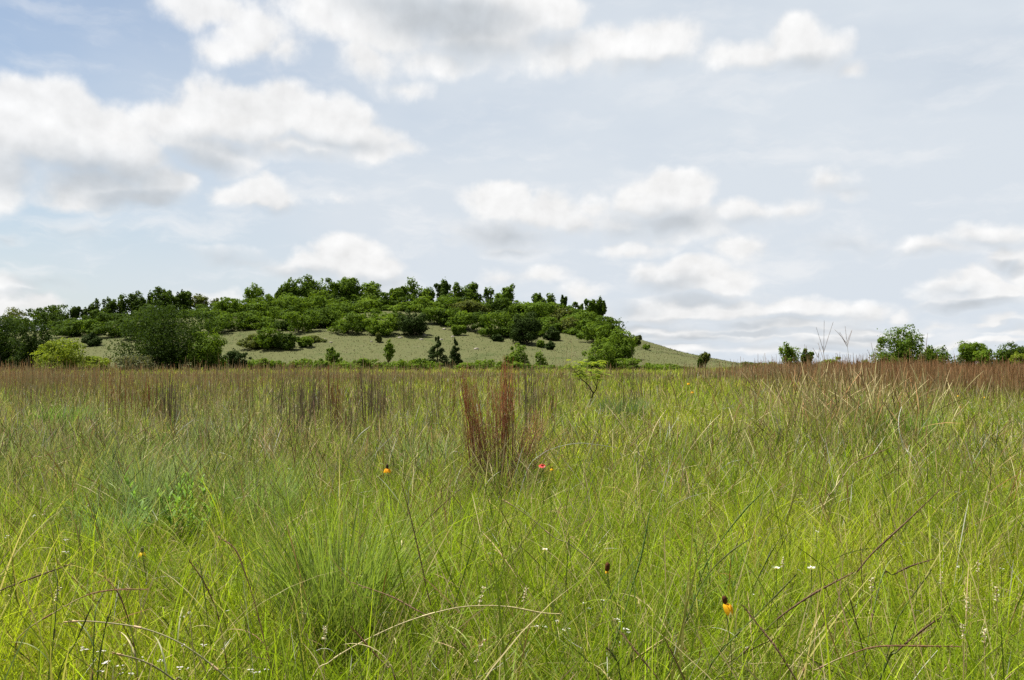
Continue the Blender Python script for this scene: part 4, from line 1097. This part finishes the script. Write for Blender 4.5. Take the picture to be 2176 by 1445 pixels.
# the red and white blanket flower
z = .42; Y = (CAM_H - z) * F / (988 - HOR); c = at(1152, 988, Y); CLEAR.append((1152, 988, 18, Y, 30))
o = thing('blanket_flower', 'coral red flower with white petal tips at the right foot of the rust-red clump', 'flower', (c[0], Y, 0))
g = G(); tube(g, spline([np.array([c[0] - .01, Y + .03, -.01]), c * .5 + np.array([c[0], Y, 0]) * .5 + np.array([.012, 0, 0]), c], 10), .0018, (.09, .13, .04), 5); g.build('stem', M_STALK, o, True)
g = G(); tube(g, c + np.array([0, -.3, 1.0])[None] * np.linspace(-.004, .008, 6)[:, None], np.array([.006, .010, .011, .010, .007, .002]), (.35, .06, .03), 10); g.build('disc', M_SEED, o, True)
for q in range(10):
    a = q / 10 * 6.283; d = np.array([math.cos(a), math.sin(a) * .75, -.1 + .35 * math.sin(a)]); d /= np.linalg.norm(d); sd = np.cross(d, [0, -.35, 1]); sd /= np.linalg.norm(sd)
    u = np.linspace(0, 1, 6); ctr = c + d * (.004 + .019 * u)[:, None] - np.array([0, 0, .006]) * (u ** 2)[:, None]; w = .0085 * (.35 + .75 * u)
    V = np.stack([ctr - sd * w[:, None], ctr + sd * w[:, None]], 1).reshape(-1, 3); i = np.arange(5) * 2
    t = np.repeat(np.clip((u - (.55 if q in (9,) else .95)) * 4, 0, 1), 2)[:, None]
    g = G(); g.add(V, np.stack([i, i + 1, i + 3, i + 2], 1), np.array([.80, .075, .07]) * (1 - t) + np.array([.85, .70, .50]) * t); g.build('petal', M_PETAL, o)

# small white flowers; a few bigger daisies
WHITE = [(180, 1378, 9), (218, 1383, 7), (265, 1371, 4), (388, 1371, 6), (435, 1371, 7), (226, 1409, 9), (214, 1426, 6), (252, 1420, 8), (256, 1432, 5), (280, 1432, 7), (300, 1401, 7), (340, 1403, 7), (380, 1420, 7), (399, 1421, 5), (532, 1424, 8), (548, 1430, 6), (566, 1423, 5), (482, 1298, 4), (388, 1310, 4), (400, 1302, 5),
         (1158, 1168, 7), (1242, 1282, 4), (1255, 1292, 5), (1142, 1330, 5), (1158, 1332, 4), (1197, 1338, 5), (1208, 1336, 5), (1184, 1320, 4), (1320, 1321, 5), (1332, 1337, 6), (1336, 1344, 4), (1311, 1316, 4), (1319, 1365, 4), (1280, 1275, 4), (1650, 1208, 9), (1724, 1208, 10), (1600, 1264, 4), (1735, 1129, 5), (2036, 1205, 5), (2128, 1208, 5), (138, 1148, 5), (138, 1172, 5), (72, 1096, 4), (15, 1139, 6), (616, 995, 4), (1588, 1377, 4)]
for q, (px, row, sz) in enumerate(WHITE):
    daisy = (px, row) in ((1650, 1208), (1724, 1208), (1158, 1168))
    z = .25 if row > 1290 else (.34 if not daisy else .40)
    Y = (CAM_H - z) * F / (row - HOR); c = at(px, row, Y); r = rg(('wh', q)); CLEAR.append((px, row, sz + 4, Y, 14))
    k = ORD[int(np.sum([(v[0] < px) for v in WHITE if (v[0] < 700) == (px < 700)]))]
    zone = 'lower left patch' if px < 700 else 'right half of the meadow'
    lb = {1650: 'left of two white daisies facing up at right', 1724: 'right of two white daisies facing up at right', 1158: 'lone white daisy below the rust-red clump'}.get(px) if daisy else f'small white wildflower, {k} from the left in the {zone}'
    if row < 1000: lb = 'white flower speck left of the yellow coneflower'
    o = thing('white_flower', lb, 'flower', (c[0], Y, 0), None if daisy else 'small white wildflowers')
    g = G(); tube(g, spline([np.array([c[0] + .01, Y + .02, -.01]), np.array([c[0] + .004, Y + .01, c[2] * .6]), c], 8), .0011, (.08, .14, .03), 4); g.build('stem', M_STALK, o)
    S_ = sz / F * Y
    g = G(); nb = 1 if daisy else r.integers(3, 7)
    for f in range(nb):
        cc = c + (np.array([r.normal() * .55, r.normal() * .5, r.normal() * .2]) * S_ if nb > 1 else 0)
        pr = S_ * (.95 if daisy else .42); npet = 14 if daisy else 5
        a = np.arange(npet) / npet * 6.283 + r.random(); d = np.stack([np.cos(a), np.sin(a), .25 + .1 * r.normal(size=npet)], 1); sd = np.stack([-np.sin(a), np.cos(a), 0 * a], 1)
        w = pr * (.2 if daisy else .42)
        V = np.stack([cc + d * pr * .15, cc + d * pr * .6 - sd * w, cc + d * pr, cc + d * pr * .6 + sd * w], 1)
        g.add(V, np.arange(npet * 4).reshape(-1, 4), (.80, .76, .78) if px < 700 else (.82, .82, .78))
    g.build('petals', M_PETAL, o)
    if daisy:
        g = G(); tube(g, c + np.array([0, 0, 1.])[None] * np.linspace(0, .004, 4)[:, None], np.array([.25, .3, .24, .05]) * S_, (.6, .42, .03), 8); g.build('disc', M_SEED, o)

# pale fluffy seed spikes
FLUFF = [(1024, 1268, 22, .25), (1020, 1382, 24, .3), (1116, 1264, 14, .2), (122, 1262, 16, .3), (1851, 1242, 14, 0), (2000, 1228, 14, 0), (2046, 1342, 16, 0), (2054, 1285, 14, 0), (2118, 1262, 14, 0), (1664, 1195, 10, 0), (2078, 1203, 12, 0), (2092, 1352, 14, 0), (690, 1345, 14, 0), (1494, 1085, 10, 0), (100, 1082, 16, .6)]
for q, (px, row, hh, tl) in enumerate(FLUFF):
    z = .38; Y = (CAM_H - z) * F / (row - HOR); c = at(px, row, Y); r = rg(('fl', q)); CLEAR.append((px, row, hh * .8, Y, 16))
    o = thing('seed_spike', f'pale fluffy seed spike, {ORD[int(np.sum([v[0] < px for v in FLUFF]))]} from the left in the foreground grass', 'seed head', (c[0], Y, 0), 'pale fluffy seed spikes')
    h = hh / F * Y; top = c + np.array([math.sin(tl) * h, 0, h * math.cos(tl)]); bot = c - np.array([math.sin(tl) * h, 0, h * math.cos(tl)])
    g = G(); tube(g, spline([np.array([c[0] - .01, Y + .01, -.01]), bot * .7 + np.array([c[0], Y, 0]) * .3, bot, top], 14), .0011, TAN, 4); g.build('stem', M_STALK, o)
    g = G(); n = 26; u = r.random(n); bs = bot + (top - bot) * u[:, None]; hd = r.random(n) * 6.28
    sel = np.floor(u * 4.5); bs = bot + (top - bot) * ((sel + .35 * r.random(n)) / 4.5)[:, None]
    V, Q, C, _ = ribbons(bs, hd, np.full(n, .009) * (.7 + .6 * r.random(n)), np.full(n, .0045), .5 + .9 * r.random(n), np.full(n, .5), r.normal(size=n), 3, np.tile(STRAW * 1.3, (n, 1)), np.tile(SILVER * 1.7, (n, 1)))
    g.add(V, Q, C); g.build('seed_head', M_PETAL, o)
# ------------------------------------------------------------------ the grass that nobody could count
def wedge(r, n, y0, y1, marg=2.2, k=.66):
    u = r.random(n * 3)
    Y = y0 + (y1 - y0) * r.random(n * 3)
    wmax = k * y1 + marg
    Y = Y[u < (k * Y + marg) / wmax][:n]
    X = (r.random(len(Y)) * 2 - 1) * (k * Y + marg)
    return X, Y


def clear_mask(P):
    """blades that would stand in front of the modelled flowers are left out"""
    px, py, d = project(P)
    bad = np.zeros(len(P), bool)
    for (cx_, cy_, rad, Y, below) in CLEAR:
        ins = (np.abs(px - cx_) < rad) & (py > cy_ - rad) & (py < cy_ + below) & (P[..., 1] < Y - .01)
        bad |= ins.any(1)
    dice = rg(len(P)).random(len(P))
    for tx, ty, ta, tb, tY, f in THINNED:                      # larger plants have crowded out some of the grass before them
        near_ = (np.clip(1 - ((px - tx) / ta) ** 2 - ((py - ty) / tb) ** 2, 0, 1) ** .6 * (P[..., 1] < tY) * (P[..., 1] > tY - 2.4)).max(1)
        bad |= dice < near_ * f
    return ~bad


GZ_MID = np.array([.230, .335, .018]); GZ_LIME = np.array([.362, .430, .023]); GZ_DEEP = np.array([.105, .178, .014]); GZ_BLUE = np.array([.170, .235, .085]); GZ_DRY = np.array([.37, .34, .11])


def green_tone(r, X, Y):
    """blade colour: kinds of grass grow in patches"""
    n = len(X); px = CX + F * X / Y
    a = fbm(X * .45, Y * .45, 21); b = fbm(X * 1.3 + 40, Y * 1.3, 22); c = r.random(n)
    left = sstep(1150, 350, px) * sstep(4.5, 8.5, Y) * sstep(30, 15, Y)
    col = GZ_MID[None] * np.ones((n, 1))
    lim = np.clip(sstep(.46, .64, a) * .75 + .4 * (c > .74), 0, 1)[:, None]
    col = col * (1 - lim) + GZ_LIME * lim
    dp = (sstep(.52, .68, b) * .8 * (r.random(n) < .8) + .7 * (r.random(n) < .16)).clip(0, 1)[:, None]
    col = col * (1 - dp) + GZ_DEEP * dp
    bl = np.clip(left * (.35 + .9 * fbm(X * .8, Y * .5, 31)) + .10 * (r.random(n) < .1), 0, .9)[:, None]
    col = col * (1 - bl) + GZ_BLUE * bl
    dry = np.clip((r.random(n) < (.09 + .13 * sstep(6, 25, Y) + .08 * left)) * .85, 0, 1)[:, None]
    col = col * (1 - dry) + GZ_DRY * dry
    return col * (1 + .16 * r.normal(size=(n, 1))).clip(.6, 1.5)


def green_band(r, n, y0, y1, nseg, l0, l1, clump, per, lsd=.46, w0=.0030):
    """tufts of blades: n blades gathered in tufts of about per"""
    nt_ = n // per
    tx, ty = wedge(r, nt_, y0, y1)
    gapn = fbm(tx * 2.2, ty * 2.2, 55, 3); kp = r.random(len(tx)) < .25 + 1.1 * sstep(.30, .52, gapn); tx, ty = tx[kp], ty[kp]
    tcol = green_tone(r, tx, ty); th = .72 + .56 * r.random(len(tx)); th *= .75 + .5 * fbm(tx * .6, ty * .6, 51)
    tw = r.random(len(tx)) * 6.28
    k = np.repeat(np.arange(len(tx)), per); m = len(k)
    a = r.random(m) * 6.2832; q = clump * np.sqrt(r.random(m))
    X = tx[k] + np.cos(a) * q; Y = ty[k] + np.sin(a) * q
    z = plain_z(X, Y) - .01
    hd = np.where(r.random(m) < .55, a, r.random(m) * 6.2832)
    L_ = (l0 + (l1 - l0) * r.random(m)) * th[k]
    wd = np.maximum(w0, .00054 * Y) * (.6 + .9 * r.random(m) + .8 * (r.random(m) < .15))
    lean = np.abs(r.normal(size=m)) * lsd + .03
    cur = .15 + np.abs(r.normal(size=m)) * .65
    c = tcol[k] * (1 + .13 * r.normal(size=(m, 1)))
    dead = (r.random(m) < .09)[:, None]
    c = np.where(dead, STRAW * .85, c)
    c0 = c * .85 + np.array([.02, .012, .002]); c1 = c * 1.05 + np.array([.022, .012, 0.0])
    V, Q, C, Pp = ribbons(np.stack([X, Y, z], 1), hd, L_, wd, lean, cur, r.normal(size=m) * .8, nseg, c0, np.clip(c1, 0, 1))
    if y0 < 8 and CLEAR:
        ok = clear_mask(Pp); kk = nseg + 1
        V = V.reshape(m, kk * 2, 3)[ok].reshape(-1, 3); C = C.reshape(m, kk * 2, 3)[ok].reshape(-1, 3); m2 = ok.sum()
        i = (np.arange(m2) * kk * 2)[:, None] + (np.arange(nseg) * 2)[None]; Q = np.stack([i, i + 1, i + 3, i + 2], -1).reshape(-1, 4)
    return V, Q, C


def stuff(g, name, mat, label):
    o = g.build(name, mat); o['kind'] = 'stuff'; o['label'] = label; o['category'] = 'grass'
    return o


r = rg('meadow'); g = G()
for args in [(190000, .5, 4.6, 5, .09, .32, .045, 22), (220000, 4.6, 9, 4, .10, .33, .06, 22), (220000, 9, 20, 3, .14, .38, .08, 20), (150000, 20, 45, 2, .22, .44, .14, 14), (80000, 45, 112, 2, .25, .46, .3, 10),
             (17000, .5, 4.6, 8, .30, .62, .05, 9, .34, .0036), (20000, 4.6, 9, 6, .30, .60, .06, 9, .34, .0036), (20000, 9, 20, 5, .32, .58, .08, 8, .3, .0036)]:
    g.add(*green_band(r, *args))
stuff(g, 'meadow_grass', M_GRASS, 'bright green and yellow-green grass covering the whole meadow')

# thin wiry stalks: straw, brown and dark green, leaning every way
def wiry(r, n, y0, y1, l0, l1, nseg, lean, pal, wts, wmin, prof='stalk', curve=.5, dens=None):
    X, Y = wedge(r, n, y0, y1)
    if dens is not None:
        keep = r.random(len(X)) < dens(X, Y); X, Y = X[keep], Y[keep]
    m = len(X)
    pal = np.array(pal); k = r.choice(len(pal), m, p=np.array(wts) / np.sum(wts))
    c1 = pal[k] * (.75 + .5 * r.random((m, 1)))
    gr = green_tone(r, X, Y)
    mixg = (r.random((m, 1)) * .8)
    c0 = c1 * (1 - mixg) + gr * mixg
    V, Q, C, Pp = ribbons(np.stack([X, Y, plain_z(X, Y) - .01], 1), r.random(m) * 6.2832, l0 + (l1 - l0) * r.random(m), np.maximum(.0019, wmin * Y) * (.7 + .6 * r.random(m)), np.abs(r.normal(size=m)) * lean, curve * np.abs(r.normal(size=m)), r.random(m) * 3, nseg, c0, c1, prof)
    if y0 < 8 and CLEAR and m:
        ok = clear_mask(Pp); kk = nseg + 1
        V = V.reshape(m, kk * 2, 3)[ok].reshape(-1, 3); C = C.reshape(m, kk * 2, 3)[ok].reshape(-1, 3); m2 = ok.sum()
        i = (np.arange(m2) * kk * 2)[:, None] + (np.arange(nseg) * 2)[None]; Q = np.stack([i, i + 1, i + 3, i + 2], -1).reshape(-1, 4)
    return V, Q, C


thin = lambda X, Y: 1 - .55 * sstep(1050, 1400, CX + F * X / Y)
r = rg('wiry'); g = G()
PAL = [STRAW * .85, TAN * .85, RUST * .45 + TAN * .1, PURP * .8, DGREEN * .8, GREEN, SILVER * .75]
g.add(*wiry(r, 3400, .9, 4.6, .35, .72, 9, .55, PAL, [3, 2, 1.4, 2.0, 3, 3, .5], .0004, 'spike', .38))
g.add(*wiry(r, 7000, .9, 4.6, .25, .55, 7, .65, PAL, [4, 2.4, .7, .6, 1, 4, .8], .0003, 'stalk', .55))
g.add(*wiry(r, 15000, 4.6, 10, .32, .70, 7, .40, PAL, [3.2, 2.2, 1.2, 1.4, 2, 3, 1.0], .00042, 'spike', .5))
g.add(*wiry(r, 15000, 9, 22, .36, .66, 5, .24, PAL, [5, 3, .8, .5, 1.0, 3, 1.6], .00042, 'spike', .35, thin))
g.add(*wiry(r, 16000, 20, 50, .36, .6, 4, .22, PAL, [2.2, 2, .8, .8, 1, 2.5, .8], .00045, 'spike', .3, thin))
stuff(g, 'wiry_seed_grass', M_DRY, 'thin straw and brown seed stalks scattered through the green meadow')

# short pale curled dead leaves caught in the sward
r = rg('litter'); g = G(); n = 26000
X, Y = wedge(r, n, 1.0, 18); m = len(X)
z = plain_z(X, Y) + .08 + .25 * r.random(m)
c = np.array([STRAW, SILVER * .8, TAN])[r.integers(0, 3, m)] * (.7 + .6 * r.random((m, 1)))
V, Q, C, Pp = ribbons(np.stack([X, Y, z], 1), r.random(m) * 6.28, .04 + .12 * r.random(m), np.maximum(.0022, .0004 * Y) * (.7 + .5 * r.random(m)), .3 + 1.2 * r.random(m), r.normal(size=m) * 1.2, r.random(m) * 3, 4, c, c * 1.1)
g.add(V, Q, C)
stuff(g, 'dead_grass_litter', M_DRY, 'pale curled dead blades caught in the green sward')

# the tall dry band before the hill
def tall_density(X, Y):
    px = CX + F * X / Y
    start = np.interp(px, [-400, 0, 500, 900, 1100, 1450, 1650, 1850, 2000, 2400], [18, 20, 24, 29, 33, 33, 26, 20, 16, 15])
    d = sstep(.8, 1.25, Y / start) * (.35 + .65 * sstep(1.2, 2.2, Y / start))
    end = np.interp(px, [1350, 1550, 1800, 2000], [46, 60, 80, 100]); d = d * sstep(1.12, .92, Y / end)
    patch = sstep(.35, .6, fbm(X * .22, Y * .10, 61))
    edge = np.where(px < 1450, .10 + .55 * patch, .55 + .45 * patch)
    stray = .05 * sstep(8, 12, Y) * sstep(1350, 1100, px)
    return np.clip(d * edge + stray, 0, 1)


r = rg('tall'); g = G()
LEFT = [TAN * 1.0, RUST * .6 + TAN * .5, GBROWN * 1.1, RUST, STRAW]
for n, y0, y1, nseg, w in [(60000, 10, 30, 5, .00050), (75000, 28, 60, 3, .00055), (42000, 58, 98, 2, .0006)]:
    X, Y = wedge(r, n, y0, y1); keep = r.random(len(X)) < tall_density(X, Y); X, Y = X[keep], Y[keep]; m = len(X)
    px = CX + F * X / Y; red = sstep(1450, 1900, px) * .85 + .10
    k = r.random(m); pal = np.array([STRAW * .95, TAN * 1.05, GBROWN * 1.1, RUST * .45 + TAN * .50, RUST * .62 + TAN * .2])
    idx = np.where(k < red, 3 + (r.random(m) < .5), r.choice(5, m, p=[.16, .30, .26, .18, .10]))
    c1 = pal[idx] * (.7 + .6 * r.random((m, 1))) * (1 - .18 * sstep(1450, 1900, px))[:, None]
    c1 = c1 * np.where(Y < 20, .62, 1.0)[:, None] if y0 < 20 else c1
    c1 = c1 * (1 + .5 * (fbm(X * .3, Y * .12, 71) - .5))[:, None]
    c0 = (GBROWN * .6 + GREEN * .45) * np.ones((m, 1)) + .1 * c1
    hgt = np.interp(px, [-200, 900, 1300, 1600, 1900], [.92, .84, .78, .86, .97])
    L_ = (.55 + .45 * r.random(m) + .55 * r.random(m) * (r.random(m) < .12)) * (.40 + 1.15 * fbm(X * .30, Y * .12, 81)) * hgt * 1.02
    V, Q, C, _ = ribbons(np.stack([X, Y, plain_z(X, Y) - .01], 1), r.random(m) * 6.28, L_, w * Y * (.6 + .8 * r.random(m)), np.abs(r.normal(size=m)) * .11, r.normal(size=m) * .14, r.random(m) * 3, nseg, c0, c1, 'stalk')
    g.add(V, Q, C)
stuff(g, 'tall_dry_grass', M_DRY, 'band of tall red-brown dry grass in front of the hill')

# a loose stand of tall pale grass under the forked stalks at right
r = rg('stand'); g = G(); n = 900
Y = 8.5 + 5 * r.random(n); px = 1790 + 95 * r.normal(size=n) + (r.random(n) < .3) * (r.random(n) - .3) * 500; X = (px - CX) / F * Y
c1 = np.array([STRAW, TAN, PURP * 1.6, RUST * .6 + TAN * .4])[r.choice(4, n, p=[.4, .25, .2, .15])] * (.7 + .6 * r.random((n, 1)))
V, Q, C, _ = ribbons(np.stack([X, Y, plain_z(X, Y) - .01], 1), r.random(n) * 6.28, .65 + .55 * r.random(n), .00055 * Y * (.7 + .6 * r.random(n)), np.abs(r.normal(size=n)) * .20, np.abs(r.normal(size=n)) * .45, r.random(n) * 3, 8, GREEN * .8 * np.ones((n, 1)), c1, 'spike')
g.add(V, Q, C)
stuff(g, 'tall_pale_grass', M_DRY, 'loose stand of tall pale bowed grass under the forked stalks at right')

# turf on the hill
r = rg('hillturf'); g = G(); n = 80000
X = -190 + 250 * r.random(n); Y = 97 + 82 * r.random(n)
k = (hill_z(X, Y) > plain_z(X, Y)) & (np.abs(X) < .68 * Y + 6); X, Y = X[k], Y[k]; m = len(X)
a = fbm(X * .12, Y * .12, 91, 5); b = r.random(m)
pal0 = np.array([.098, .106, .034]); pal1 = np.array([.046, .076, .014]); pal2 = np.array([.155, .140, .070]); soil = np.array([.17, .14, .09])
w1_ = sstep(.44, .58, a)[:, None]; c = pal0 * (1 - w1_) + pal1 * w1_; c = np.where((b < .22)[:, None], pal2, c); c = np.where((fbm(X * .22 + 9, Y * .3, 97, 4) > .64)[:, None], soil, c) * (.75 + .5 * r.random((m, 1))) * (.25 + 1.5 * fbm(X * .7, Y * .35, 95, 3))[:, None]
V, Q, C, _ = ribbons(np.stack([X, Y, hill_z(X, Y) - .02], 1), r.random(m) * 6.28, .08 + .15 * r.random(m), .05 + .07 * r.random(m), .4 + .7 * r.random(m), r.normal(size=m) * .5, r.normal(size=m) * .5, 2, c * .95, c * 1.05)
g.add(V, Q, C)
stuff(g, 'hill_grass', M_DRY, 'short pale grey-green turf covering the slope of the hill')
# == END
